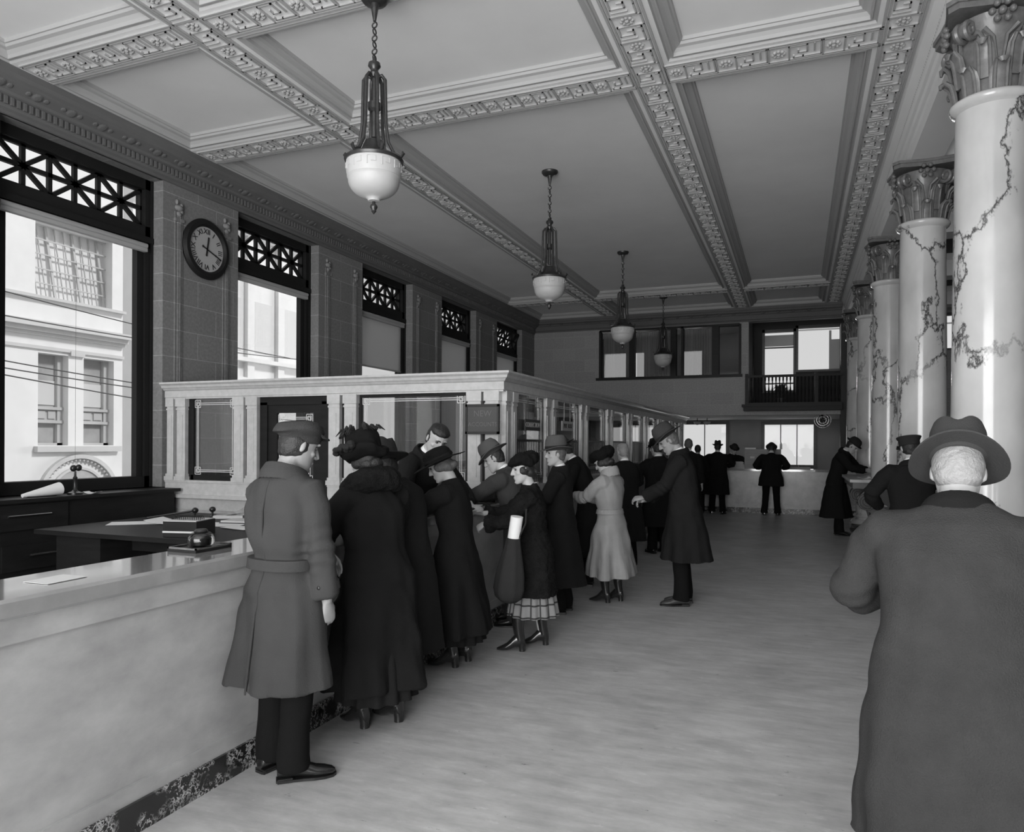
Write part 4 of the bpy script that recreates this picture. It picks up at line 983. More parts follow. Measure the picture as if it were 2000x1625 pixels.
def hand_shape(mb, w, d, n, side, curl=.35, spread=.0, s=1.):
    """w wrist, d towards the fingers, n palm normal, side = +1/-1 thumb side along d x n"""
    d = d.normalized(); n = (n - d * n.dot(d)).normalized(); t = d.cross(n) * side
    P = lambda a, b, c=0: w + (d * a + t * b + n * c) * s
    mb.tube([P(-.03, 0), P(0, 0), P(.03, .002), P(.06, .004), P(.088, .004), P(.098, .003)], [(.024 * s, .019 * s), (.026 * s, .018 * s), (.034 * s, .017 * s), (.041 * s, .015 * s), (.040 * s, .013 * s), (.030 * s, .009 * s)], 14, ref=t)
    for i, (off, L, r) in enumerate(((.030, .072, .0092), (.0105, .080, .0094), (-.0095, .075, .0090), (-.0285, .058, .0080))):
        a = 0; p = P(.083 - (.006 if i == 3 else 0) - (.003 if i == 0 else 0), off * 1.0); pts = [p - d * .012 * s, p]; rad = [r * s, r * s]
        sp = (off / .03) * spread
        for q, (fr, cu) in enumerate(((.45, .9), (.30, 1.1), (.25, .8))):
            a += curl * cu * (1 + .08 * i)
            dd = (d * math.cos(a) + n * math.sin(a) + t * sp * math.cos(a)).normalized(); 
            p = p + dd * L * fr * s; pts.append(p); rad.append(r * s * (1 - .10 * (q + 1)))
        pts.append(p + dd * .004 * s); rad.append(r * s * .35)
        mb.tube(pts, rad, 8, ref=t)
    b = P(.022, .026, .004); e1 = (d * .62 + t * .62 + n * .42).normalized(); e2 = (d * .9 + t * .15 + n * (.3 + .35 * curl)).normalized()
    mb.tube([P(.0, .012), b, b + e1 * .034 * s, b + e1 * .034 * s + e2 * .028 * s, b + e1 * .034 * s + e2 * .046 * s], [.014 * s, .0145 * s, .0115 * s, .0098 * s, .004 * s], 8)

def ik(a, t, l1, l2, pole):
    v = t - a; L = min(v.length, (l1 + l2) * .998); v = v.normalized(); t = a + v * L
    k = (l1 * l1 - l2 * l2 + L * L) / (2 * L); h = math.sqrt(max(0, l1 * l1 - k * k))
    p = (pole - v * pole.dot(v)).normalized(); return a + v * k + p * h, t

def make_person(label, loc, face, height=1.72, lean=0., stoop=0., head=(0, 0), arms=None, feet=None, coat='c_black', kind='man', hem=.42, width=1., flare=1., belt=False,
                skin='skin', hair='hair_dark', hair_kind='short', hat=None, hatmat='c_felt', hat_tilt=(0, 0), trouser='c_trouser', skirt=None, skirt_z=(.28, .5), shoe='leather', collar=None, shirt=True,
                vox=.007, seed=1, hat_scale=1., curl=(.35, .35), folds=1., cuff='', brim='', heel=False, curvy=.03):
    s = height / 1.75; T = thing('person', label, 'person', loc, math.atan2(-face[0], face[1]), 'people in the banking hall')
    piv = V3(0, 0, .94)
    def S(p):
        p = Vector(p); a = lean * sst((p.z - .88) / .32); q = piv + RX(-a) @ (p - piv); 
        if stoop:
            b = stoop * sst((p.z - 1.15) / .3); pv = piv + RX(-a) @ (V3(0, 0, 1.2) - piv); q = pv + RX(-b) @ (q - pv)
        q.y -= .10 * math.sin(lean) * sst((p.z - .1) / .8); return q * s
    def SR(z): return RX(-(lean * sst((z - .88) / .32) + stoop * sst((z - 1.15) / .3)))
    if feet is None: feet = ((-.10, 0, 0), (.10, .04, 0))
    sw = .185 * (width if kind == 'man' else .94 * width)
    # head frame
    Rt = SR(1.6); nb = S((0, -.012, 1.475)); Rh = Rt @ RZ(head[1]) @ RX(-head[0])
    nt_ = nb + Rt @ (V3(0, .012, .05) * s); H = nt_ + Rh @ (V3(0, .022, .098) * s); hs = s * 1.0
    h = lambda x, y, z: H + Rh @ (V3(x, y, z) * hs)
    # ---- arms
    A = []
    for i, sd in enumerate((-1, 1)):
        sh = S((sd * sw, -.005, 1.405)); spec = (arms or {}).get(sd, None)
        if spec is None: spec = dict(t=(sd * .25, .03, .80), pole=(sd * .4, -1, 0))
        tg = Vector(spec['t']); pole = Vector(spec.get('pole', (sd * .5, -.6, -.7)))
        el, wr = ik(sh, tg, .295 * s, .255 * s, pole); A.append((sd, sh, el, wr, spec))
    # ---- body: one continuous surface
    b = MB(); n = 20
    def ring(z, hx, hy, yc=0, pw=2.3, k=n):
        R = SR(z); c = S((0, yc, z)); out = []
        for j in range(k):
            a = 2 * PI * j / k; ca, sa = math.cos(a), math.sin(a)
            out.append(tuple(c + R @ V3(hx * s * math.copysign(abs(ca) ** (2 / pw), ca), hy * s * math.copysign(abs(sa) ** (2 / pw), sa), 0)))
        return out
    b.rings([ring(.88, .13, .09), ring(1.0, .14, .09), ring(1.15, .13, .085), ring(1.3, .15, .09), ring(1.39, .14, .075), ring(1.44, .085, .055)])
    b.tube([S((0, -.01, 1.42)), nb, nt_, h(0, -.012, -.05)], [.062 * s, .056 * s, .053 * s, .055 * s], 16)
    hr = [(-.118, .020, .082, .050), (-.108, .036, .088, .005), (-.090, .050, .090, -.035), (-.065, .060, .089, -.066), (-.040, .065, .088, -.080), (-.010, .070, .087, -.090), (.020, .0735, .090, -.095), (.045, .0755, .091, -.096), (.070, .072, .082, -.089), (.092, .058, .062, -.070), (.107, .036, .038, -.046), (.115, .012, .012, -.018)]
    b.rings([[tuple(h(hx * math.cos(a), (yf + yb) / 2 + (yf - yb) / 2 * math.sin(a), z)) for a in [2 * PI * j / 24 for j in range(24)]] for z, hx, yf, yb in hr])
    b.tube([h(0, .084, .034), h(0, .094, .012), h(0, .106, -.010), h(0, .112, -.022), h(0, .100, -.031)], [.007 * hs, .0085 * hs, .011 * hs, .0125 * hs, .009 * hs], 8)
    for sd in (-1, 1):
        b.ell(h(sd * .011, .096, -.026), (.009 * hs,) * 3, None, 8, 6)
        b.ell(h(sd * .028, .083, .036), (.024 * hs, .010 * hs, .008 * hs), Rh, 10, 6)
        b.ell(h(sd * .041, .058, -.020), (.019 * hs, .020 * hs, .016 * hs), Rh, 10, 6)
        b.ell(h(sd * .0745, -.012, -.006), (.0085 * hs, .016 * hs, .030 * hs), Rh @ RZ(-sd * .35), 10, 8)
    b.ell(h(0, .090, -.058), (.024 * hs, .009 * hs, .0065 * hs), Rh, 10, 6); b.ell(h(0, .088, -.070), (.020 * hs, .010 * hs, .008 * hs), Rh, 10, 6)
    b.ell(h(0, .083, -.098), (.020 * hs, .014 * hs, .013 * hs), Rh, 10, 6)
    for i, (sd, sh, el, wr, spec) in enumerate(A):
        m1 = (sh + el) / 2
        b.tube([S((sd * .10, 0, 1.365)), sh - V3(0, 0, .03), m1, el, (el + wr) / 2, wr], [.04 * s, .042 * s, .042 * s, .038 * s, .036 * s, .025 * s], 10)
        d = Vector(spec['d']).normalized() if 'd' in spec else (wr - el).normalized()
        nn = Vector(spec.get('n', (-sd * 1., 0, -.2)))
        sgn = spec.get('thumb', None)
        if sgn is None:
            tv = d.cross(nn - d * nn.dot(d)); pref = Vector(spec.get('up', (0, .8, .6))); sgn = 1 if tv.dot(pref) > 0 else -1
        hand_shape(b, wr, d, nn, sgn, spec.get('curl', curl[i]), spec.get('spread', .06), s * (1.0 if kind == 'man' else .92))
    fz = .085 * s
    K = []
    for (fx, fy, fa), sd in zip(feet, (-1, 1)):
        hip = S((sd * .09, 0, .90)); an = V3(fx, fy, fz); kn = (hip + an) / 2 + V3(0, .02, 0); K.append((hip, kn, an, fa, sd))
        b.tube([hip, kn, an, an - V3(0, 0, .03)], [.07 * s, .05 * s, .030 * s, .022 * s], 10)
    me = remesh(b, vox, 2); co = getco(me).astype(np.float64)
    # eye sockets, mouth line: pushed in around their centres
    Rn = np.array(Rh); Hn = np.array(H); q = (co - Hn) @ Rn / hs
    def push(c, sg, dy):
        g = np.exp(-(((q - np.array(c)) / np.array(sg)) ** 2).sum(1)); return np.outer(g * dy * hs, Rn[:, 1])
    for sd in (-1, 1): co += push((sd * .031, .086, .016), (.015, .03, .011), -.012)
    co += push((0, .096, -.064), (.022, .02, .0035), -.005); co += push((0, .09, -.083), (.018, .02, .008), -.004)
    setco(me, co); link('body', me, skin, T, True)
    for sd in (-1, 1):
        m = MB(); m.ell(h(sd * .031, .0735, .016), (.0125 * hs, .011 * hs, .010 * hs), Rh, 10, 8); m.build('eye', 'eye', T, True)
    if skin and vox < .0075 and hair is not None:
        for sd in (-1, 1):
            m = MB(); m.tube([h(sd * .012, .092, .034), h(sd * .030, .094, .040), h(sd * .048, .082, .034)], [.003 * hs, .0042 * hs, .002 * hs], 6); m.build('eyebrow', hair, T)
    # ---- hair
    if hair:
        m = MB()
        m.ell(h(0, -.021, .014), (.079 * hs, .085 * hs, .104 * hs), Rh, 28, 20)
        if hair_kind == 'short': m.ell(h(0, -.045, -.035), (.064 * hs, .048 * hs, .050 * hs), Rh, 20, 12)
        elif hair_kind == 'white': m.ell(h(0, -.045, -.030), (.070 * hs, .052 * hs, .052 * hs), Rh, 20, 12)
        elif hair_kind == 'bun':
            m.ell(h(0, -.045, -.030), (.077 * hs, .062 * hs, .055 * hs), Rh, 20, 12); m.ell(h(0, -.105, -.035), (.05 * hs, .032 * hs, .034 * hs), Rh, 16, 10)
            for sd in (-1, 1): m.ell(h(sd * .066, .005, -.005), (.022 * hs, .045 * hs, .040 * hs), Rh, 14, 10)
        elif hair_kind == 'parted': m.ell(h(0, -.045, -.035), (.066 * hs, .05 * hs, .052 * hs), Rh, 20, 12); m.ell(h(.004, -.002, .078), (.079 * hs, .088 * hs, .046 * hs), Rh, 22, 12)
        me = remesh(m, vox, 3); co = getco(me); no = getno(me); co = co + no * (wavy(co, 110, seed)[:, None] * (.0022 if hair_kind != 'white' else .001)); setco(me, co); link('hair', me, hair, T, True)
    # ---- coat
    W = width
    if kind == 'man': pr = [(1.50, .070, .078, -.012), (1.485, .088, .085, -.012), (1.462, .135, .092, -.012), (1.435, .178, .104, -.012), (1.39, .205 * W, .122, -.008), (1.30, .215 * W, .140, 0), (1.20, .208 * W, .142, .004), (1.08, .198 * W, .140, .006), (1.0, .206 * W, .148, .002), (.92, .222 * W, .162, -.004)]
    else: pr = [(1.49, .068, .075, -.012), (1.47, .085, .08, -.012), (1.45, .125, .088, -.012), (1.42, .165, .10, -.012), (1.37, .188 * W, .118, -.004), (1.28, .196 * W, .145, .008), (1.18, .186 * W, .138, .006), (1.07, .172 * W, .128, 0), (.98, .198 * W, .148, -.006), (.90, .220 * W, .166, -.012)]
    if belt: pr = [(z, hx * (1.05 if 1.1 < z < 1.32 else (.91 if .97 < z < 1.1 else 1)), hy * (1.04 if 1.1 < z < 1.32 else (.92 if .97 < z < 1.1 else 1)), yc) for z, hx, hy, yc in pr]
    base_hx, base_hy = pr[-1][1], pr[-1][2]; zl = pr[-1][0]; steps = max(2, int((zl - hem) / .05)); rs = np.random.RandomState(seed)
    ph = rs.uniform(0, 6.28, 4)
    for k in range(1, steps + 1):
        u = k / steps; z = zl + (hem - zl) * u
        if z > .86: pr.append((z, base_hx, base_hy, -.005)); continue
        g = (zl - z) * .14 * flare; pr.append((z, base_hx + g, base_hy + g * .95, -.005 - .02 * u))
    m = MB(); R = []; nseg = 44
    def cring(z, hx, hy, yc, dz=0, zz=None):
        Rr = SR(z); c = S((0, yc, z)); out = []; u = max(0, (zl - z))
        for j in range(nseg):
            a = 2 * PI * j / nseg; ca, sa = math.cos(a), math.sin(a)
            f = 1 + folds * min(.9, u) * (curvy * 2.2 * math.sin(5 * a + ph[0] + .6 * u) + curvy * 1.6 * math.sin(8 * a + ph[1]) + .02 * math.sin(13 * a + ph[2])) 
            p = V3(hx * f * s * math.copysign(abs(ca) ** (2 / 2.3), ca), hy * f * s * math.copysign(abs(sa) ** (2 / 2.3), sa), dz)
            out.append(tuple(c + Rr @ p))
        return out
    for z, hx, hy, yc in pr: R.append(cring(z, hx, hy, yc))
    z, hx, hy, yc = pr[-1]
    R.append(cring(z, hx - .016, hy - .016, yc)); 
    if kind != 'jacket': R.append(cring(z + .10, hx - .05, hy - .05, yc)); R.append(cring(z + .14, hx - .12, hy - .12, yc))
    m.rings(R)
    for i, (sd, sh, el, wr, spec) in enumerate(A):
        fa = (wr - el).normalized(); cw = spec.get('cuff', .064 if kind == 'man' else .058)
        st = S((sd * (sw - .08), -.005, 1.365)); c1 = wr - fa * .035 * s + fa * .0
        up = (sh - el).normalized()
        pts = [st, sh - V3(sd * .006, 0, .026), sh * .7 + el * .3, sh * .4 + el * .6, el + up * .03 - fa * .005, el + fa * .05, el.lerp(wr, .55), c1 - fa * .03, c1]
        rad = [.092, .084, .078, .072, .070, .068, .065, cw, cw]; pts += [c1 - fa * .002, c1 - fa * .06]; rad += [cw - .013, .030]
        m.tube(pts, [r * s * (W ** .5 if k < 5 else 1) for k, r in enumerate(rad)], 16)
    me = remesh(m, max(vox * 1.25, .0085), 4); co = getco(me).astype(np.float64); no = getno(me).astype(np.float64)
    amp = .0045 * folds; co += no * (wavy(co, 16, seed) * amp + wavy(co * np.array([1, 1, .35]), 34, seed + 3) * amp * .7 + wavy(co * np.array([1, .8, .55]) + co[:, [2, 0, 1]] * .35, 24, seed + 8) * amp * .7)[:, None]
    # sleeve creases around the elbow
    for (sd, sh, el, wr, spec) in A:
        e = np.array(el); dd = np.linalg.norm(co - e, axis=1); ax = np.array((wr - sh).normalized()); tt = (co - e) @ ax
        co += no * (np.exp(-(dd / .10) ** 2) * np.sin(tt * 95 + seed + 2.5 * wavy(co, 12, seed + 7)) * .0042 * folds)[:, None]
    if coat == 'c_fur': co += no * (wavy(co, 75, seed + 5) * .006)[:, None]
    setco(me, co); CO = link('coat', me, coat, T, True)
    if belt:
        m = MB(); R = []
        for z, e in ((1.02, .002), (1.018, .014), (1.068, .014), (1.07, .002)):
            hx = np.interp(z, [1.0, 1.08], [.206 * W, .198 * W]) if kind == 'man' else np.interp(z, [.98, 1.07], [.198 * W, .172 * W])
            hy = np.interp(z, [1.0, 1.08], [.148, .140]) if kind == 'man' else np.interp(z, [.98, 1.07], [.148, .128])
            R.append(ring(z, hx * .91 + e + .002, hy * .92 + e + .002, .003, 2.3, 40))
        m.rings(R); m.build('belt', coat, T, True)
        m = MB()
        for zz in np.linspace(1.0, hem + .03, 2): pass
        if kind == 'man':
            pts = []
            for z, hx, hy, yc in pr:
                if z <= 1.44: pts.append(S((0, yc - hy - .001, z)))
            m.tube(pts, (.005 * s), 6); m.build('back_seam', coat, T)
            for (sd, sh, el, wr, spec) in A:
                fa = (wr - el).normalized(); c1 = wr - fa * .085 * s; m = MB(); m.tube([c1 - fa * .022, c1 - fa * .02, c1 + fa * .02, c1 + fa * .022], [.060 * s, .0695 * s, .0695 * s, .060 * s], 20); CS = m.build('cuff_strap', coat, T, True)
                m = MB(); m.ell(c1 + Vector((.30 * sd, -.95, 0)).normalized() * .070 * s, (.010, .006, .010), None, 10, 6); m.build('button', 'black', CS, True)
    if collar:
        m = MB(); r0, hgt, thick = {'turned': (.084, .052, .018), 'velvet': (.088, .036, .012), 'fur': (.125, .11, .05), 'high': (.080, .085, .018), 'flat': (.086, .035, .012)}[collar]
        pts = []
        span = 2.75 if collar != 'fur' else 3.0
        Rr = SR(1.5)
        lo, hi = [], []
        for k in range(25):
            a = -PI / 2 + (k / 24 - .5) * 2 * span; drop = .035 * (1 - math.cos(a + PI / 2)) * .8
            base = S((0, -.012, 1.478)) + Rr @ (V3(r0 * 1.12 * math.cos(a), r0 * 1.0 * math.sin(a), -drop - .01) * s); lo.append(base)
            hi.append(S((0, -.012, 1.478)) + Rr @ (V3(r0 * 1.0 * math.cos(a), r0 * .92 * math.sin(a), hgt - drop) * s))
        if collar == 'fur':
            m.tube([(a + b_) / 2 - V3(0, 0, .03) for a, b_ in zip(lo, hi)], [(hgt * .75 * s, thick * 1.3 * s) if 2 < k < 22 else (hgt * .45 * s, thick * s) for k in range(25)], 12, ref=(0, 0, 1))
        else:
            R = []
            for a, b_ in zip(lo, hi):
                out = (a - S((0, -.012, 1.478))); out.z = 0; out.normalize(); tk = thick * s
                R.append([tuple(p) for p in (a, b_, b_ + out * tk + V3(0, 0, .004), b_.lerp(a, .5) + out * tk * 2.0, a + out * tk * 2.3 + V3(0, 0, -.014), a + out * tk * .5)])
            m.rings(R)
        me = remesh(m, vox, 2); co = getco(me)
        if collar == 'fur': co = co + getno(me) * (wavy(co, 60, seed)[:, None] * .008); setco(me, co)
        link('collar', me, {'velvet': 'c_black', 'fur': 'c_fur'}.get(collar, coat), T, True)
    if shirt:
        m = MB(); m.tube([nb + Rt @ (V3(0, 0, -.02) * s), nb + Rt @ (V3(0, .004, .012) * s), nb + Rt @ (V3(0, .012, .036) * s)], [.064 * s, .0625 * s, .060 * s], 20)
        m.build('shirt_collar', 'shirt', T, True)
    # ---- legs
    if kind in ('man', 'jacket'):
        m = MB()
        for hip, kn, an, fa, sd in K:
            m.tube([hip, hip.lerp(kn, .5) + V3(sd * .008, 0, 0), kn + V3(0, .01, 0), kn.lerp(an, .5), an + V3(0, 0, .03), an + V3(0, .006, -.030), an + V3(0, .006, -.032), an + V3(0, 0, .02)], [x * s for x in (.105, .092, .078, .074, .078, .082, .068, .05)], 16)
        m.rings([ring(.86, .16, .11), ring(.95, .17, .12), ring(1.02, .16, .11)])
        me = remesh(m, .011, 3); co = getco(me); co = co + getno(me) * (wavy(co, 22, seed + 9)[:, None] * .0035); setco(me, co); link('trousers', me, trouser, T, True)
    else:
        zb, zt = skirt_z
        m = MB(); R = []; nn = 120
        for k, z in enumerate(np.linspace(.95, zb, 12)):
            u = k / 11; R.append([])
            for j in range(nn):
                a = 2 * PI * j / nn; f = 1 + .07 * u * math.sin(14 * a) + .02 * u * math.sin(5 * a)
                R[-1].append(((.165 + .085 * u) * s * f * math.cos(a), (.13 + .10 * u) * s * f * math.sin(a) - .01, z * s))
        for r_ in (.92,):
            R.append([(x * r_, y * r_, z) for x, y, z in R[-1]]); R.append([(x * .6, y * .6, z + .12) for x, y, z in R[-1]])
        m.rings(R); o = m.build('skirt', skirt or coat, T, True)
        uvl = o.data.uv_layers.new(name='UVMap'); cc = getco(o.data)
        for lp in o.data.loops:
            p = cc[lp.vertex_index]; a = math.atan2(p[1], p[0]) / (2 * PI) + .5; uvl.data[lp.index].uv = (a, p[2])
    for hip, kn, an, fa, sd in K:
        Rf = RZ(fa); f = lambda x, y, z: an - V3(0, 0, an.z) + Rf @ (V3(x, y, z) * s)
        m = MB(); hl = .030 if not heel else .042
        if not heel:
            sec = [(-.072, .022, hl - .01, .07), (-.06, .033, hl - .01, .10), (-.02, .037, hl - .012, .115), (.03, .038, .016, .10), (.07, .042, .012, .078), (.11, .047, .010, .060), (.15, .046, .010, .052), (.185, .034, .011, .042), (.20, .015, .013, .032)]
        else:
            sec = [(-.064, .020, hl - .004, .10), (-.050, .034, hl - .004, .15), (-.01, .038, hl - .006, .17), (.03, .038, .034, .15), (.065, .040, .018, .108), (.10, .043, .008, .074), (.135, .038, .006, .054), (.165, .024, .007, .040), (.19, .009, .008, .028)]
        m.rings([[tuple(f(hx * math.cos(a), y, (z0 + z1) / 2 + (z1 - z0) / 2 * math.sin(a))) for a in [2 * PI * j / 16 for j in range(16)]] for y, hx, z0, z1 in sec])
        if heel:
            m.tube([f(0, -.02, .10), f(0, -.008, .16), f(0, 0, .22), f(0, .002, .34)], [.044 * s, .046 * s, .052 * s, .064 * s], 14); m.tube([f(0, -.032, .07), f(0, -.036, .03), f(0, -.038, .0)], [.034 * s, .028 * s, .029 * s], 12)
        else:
            m.tube([f(0, -.02, .08), f(0, -.022, .16)], [.042 * s, .044 * s], 12)
        SH = m.build('boot' if heel else 'shoe', shoe, T, True)
        if not heel:
            m = MB(); so = [(-.076, .026), (-.06, .036), (0, .037), (.05, .040), (.10, .048), (.15, .048), (.19, .034), (.206, .012)]
            out = [(x, y) for y, x in so] + [(-x, y) for y, x in reversed(so)]
            m.rings([[tuple(f(x, y, z)) for x, y in out] for z in (.002, .014)]); m.rings([[tuple(f(x, y, z)) for x, y in ((-.034, -.07), (.034, -.07), (.034, .0), (-.034, .0))] for z in (.0, .022)]); m.build('sole', 'black', SH)
        else:
            m = MB()
            for k in range(7): z = .13 + .022 * k; m.ell(f(0, .027 - .004 * k if k else .04, z), (.012 * s, .004 * s, .004 * s), None, 6, 4)
            m.build('lacing', 'metal' if vox < .0075 else 'black', SH)
    # ---- hats
    if hat:
        Rk = Rh @ RX(hat_tilt[0]) @ Matrix.Rotation(hat_tilt[1], 3, 'Y'); k_ = hs * hat_scale
        HC = h(0, -.008, .052) if hat != 'toque' else h(0, -.026, .070)
        g = lambda x, y, z: tuple(HC + Rk @ (V3(x, y, z) * k_))
        def hrings(L, nseg=40, fn=None):
            out = []
            for (rx, ry, z) in L:
                ring_ = []
                for j in range(nseg):
                    a = 2 * PI * j / nseg; x, y, zz = rx * math.cos(a), ry * math.sin(a), z
                    if fn: x, y, zz = fn(x, y, zz, a)
                    ring_.append(g(x, y, zz))
                out.append(ring_)
            return out
        m = MB()
        if hat == 'fedora':
            def fn(x, y, z, a):
                r = math.hypot(x / .088, y / .108)
                if brim == 'down' and z < .02 and r > 1.03: z -= .05 * (r - 1) * abs(math.cos(a)) ** 2
                elif z < .02 and r > 1.03: z += .030 * max(0, r - 1.0) * (abs(math.cos(a)) ** 2 * 1.3) - .018 * max(0, r - 1) * max(0, math.sin(a)) * 1.2
                if z > .08: z -= .030 * math.exp(-(x / .028) ** 2) * (1 if z > .12 else .2); x *= (1 - .16 * max(0, y / .1) * (z / .12))
                return x, y, z
            m.rings(hrings([(.080, .100, -.012), (.088, .108, -.004), (.115, .135, -.004), (.142, .162, -.006), (.150, .170, -.006), (.151, .171, .0), (.142, .162, .003), (.112, .132, .004), (.092, .112, .008), (.091, .110, .03), (.090, .107, .065), (.087, .101, .10), (.078, .090, .132), (.050, .060, .142), (.01, .012, .142)], 44, fn))
            HT = m.build('hat', hatmat, T, True); m = MB(); m.rings(hrings([(.0895, .109, .006), (.0945, .1135, .006), (.0925, .111, .034), (.088, .107, .034)], 40), cap=False); m.build('hat_band', 'c_felt_dk', HT, True)
        elif hat == 'derby':
            m.rings(hrings([(.080, .10, -.01), (.088, .108, -.004), (.125, .145, .0), (.132, .150, .012), (.122, .142, .008), (.093, .112, .006), (.090, .108, .04), (.082, .098, .075), (.06, .075, .102), (.03, .035, .114), (.005, .005, .116)], 36)); m.build('hat', hatmat, T, True)
        elif hat == 'cap':
            def fn(x, y, z, a):
                if z > .02: y -= .016; z -= .022 * max(0, -math.sin(a)) * (1 if z < .07 else .5) + .006 * math.sin(a)
                return x, y, z
            m.rings(hrings([(.078, .096, -.045), (.086, .105, -.040), (.093, .114, -.008), (.112, .134, .016), (.119, .144, .036), (.113, .136, .056), (.094, .112, .074), (.058, .07, .085), (.012, .015, .088)], 40, fn))
            me = remesh(m, .006, 2); co = getco(me); co = co + getno(me) * (wavy(co, 40, seed)[:, None] * .0035); setco(me, co); HT = link('cap', me, hatmat, T, True)
            m = MB(); out = []
            for r_, z0 in ((.0, 0), (1., -.002)):
                pass
            P1 = [(.075 * math.cos(a), .085 + .0 + .012 * math.sin(a), .0) for a in np.linspace(PI, 0, 13)]; P2 = [(.080 * math.cos(a), .088 + .075 * math.sin(a), -.012 - .012 * math.sin(a)) for a in np.linspace(PI, 0, 13)]
            R = [[g(*a), g(*b_), g(b_[0], b_[1], b_[2] + .006), g(a[0], a[1], a[2] + .012)] for a, b_ in zip(P1, P2)]; m.rings(R); m.build('peak', hatmat, HT, True)
        elif hat == 'uniform':
            m.rings(hrings([(.082, .102, -.03), (.086, .106, -.028), (.087, .107, .02), (.104, .124, .050), (.104, .122, .056), (.05, .06, .064), (.005, .005, .066)], 36)); HT = m.build('cap', hatmat, T, True)
            m = MB(); P1 = [(.075 * math.cos(a), .088 + .01 * math.sin(a), -.02) for a in np.linspace(PI, 0, 11)]; P2 = [(.078 * math.cos(a), .092 + .05 * math.sin(a), -.045) for a in np.linspace(PI, 0, 11)]
            m.rings([[g(*a), g(*b_), g(b_[0], b_[1], b_[2] + .005), g(a[0], a[1], a[2] + .006)] for a, b_ in zip(P1, P2)]); m.build('peak', 'leather', HT, True)
        elif hat == 'wide':
            def fn(x, y, z, a):
                r = math.hypot(x / .09, y / .105)
                if r > 1.15 and z < .03: z += .012 * math.sin(2 * a + 1) - .015 * (r - 1.2) 
                return x, y, z
            m.rings(hrings([(.090, .11, -.02), (.10, .118, -.012), (.16, .175, -.004), (.215, .225, .0), (.217, .227, .006), (.16, .175, .006), (.108, .124, .006), (.110, .124, .03), (.106, .118, .06), (.09, .10, .085), (.06, .065, .10), (.01, .01, .106)], 44, fn)); HT = m.build('hat', hatmat, T, True)
            m = MB(); m.rings(hrings([(.109, .125, .004), (.116, .131, .006), (.114, .128, .032), (.108, .123, .034)], 40), cap=False); m.build('hat_band', 'c_black2', HT, True)
        elif hat == 'plume':
            def fn(x, y, z, a):
                r = math.hypot(x / .09, y / .105)
                if r > 1.15: z += .02 * math.sin(3 * a + 2) + .03 * max(0, math.cos(a - PI * .8)) * (r - 1); x *= 1 + .06 * math.sin(7 * a); y *= 1 + .06 * math.sin(6 * a + 1)
                return x, y, z
            m.rings(hrings([(.088, .105, -.045), (.100, .118, -.04), (.130, .142, -.032), (.150, .160, -.010), (.152, .162, .018), (.128, .138, .03), (.108, .12, .02), (.110, .120, .06), (.107, .115, .105), (.096, .102, .140), (.06, .065, .160), (.01, .01, .165)], 44, fn))
            me = remesh(m, .007, 2); co = getco(me); co = co + getno(me) * (wavy(co, 55, seed)[:, None] * .006); setco(me, co); HT = link('hat', me, hatmat, T, True)
            m = MB(); rr = random.Random(seed)
            for q in range(60):
                a = rr.uniform(0, 2 * PI); L = rr.uniform(.05, .09); r_ = rr.uniform(.05, .11)
                m.tube([g(r_ * math.cos(a), r_ * math.sin(a), .12 + rr.uniform(0, .03)), g((r_ + .02) * math.cos(a), (r_ + .02) * math.sin(a), .11 + L * .8), g((r_ + L * .7) * math.cos(a), (r_ + L * .7) * math.sin(a), .10 + L * .5)], [.006, .012, .002], 5)
            m.build('feather_trim', 'c_felt_dk', HT); m = MB()
            for q in range(26):
                a = rr.uniform(PI * .6, PI * 1.15); r_ = rr.uniform(.12, .19); m.ell(g(r_ * math.cos(a), r_ * math.sin(a), .02 + rr.uniform(0, .03)), (.024, .024, .018), None, 7, 5)
            m.build('ruffle_trim', 'c_felt_dk', HT)
        elif hat == 'toque':
            def fn(x, y, z, a):
                return x * (1 + .03 * math.sin(5 * a)), y * (1 + .03 * math.sin(4 * a + 1)), z + .010 * math.sin(3 * a) + (.22 * max(0, y) if z < 0 else 0)
            m.rings(hrings([(.084, .10, -.045), (.100, .118, -.042), (.118, .138, -.02), (.130, .150, .008), (.128, .146, .035), (.108, .125, .060), (.075, .085, .075), (.02, .02, .080)], 44, fn))
            me = remesh(m, .007, 2); co = getco(me); co = co + getno(me) * (wavy(co, 60, seed)[:, None] * .006 + wavy(co, 120, seed + 1)[:, None] * .003); setco(me, co); link('hat', me, hatmat, T, True)
    return T, A, h
#PEOPLELIST
def loc2(x, y): return (x, y, 0)
# 1 young man in the flat cap, nearest the camera at the counter
make_person('man in a tweed flat cap and belted taupe overcoat leaning one arm on the counter', loc2(-2.30, 2.86), (.12, 1.0), 1.72, lean=.01, stoop=.06, head=(.30, -.38), coat='c_taupe', hem=.46, width=.95, flare=.85, belt=True, folds=1.9, curvy=.045,
            collar='turned', hat='cap', hatmat='c_cap', hat_tilt=(.34, 0), hat_scale=.90, skin='skin_dim', hair='hair_dark', feet=((-.10, .02, -.1), (.08, -.02, -.75)), vox=.0045, seed=11,
            arms={1: dict(t=(.245, .04, .80), pole=(.7, -.8, 0), d=(-.05, .12, -1), n=(-1, .15, 0), curl=.55, up=(0, 1, 0)), -1: dict(t=(-.10, .42, 1.00), pole=(-.8, -.6, -.6), d=(.35, .5, -.75), n=(0, -.6, -.6), curl=.35, up=(1, 0, 0))})
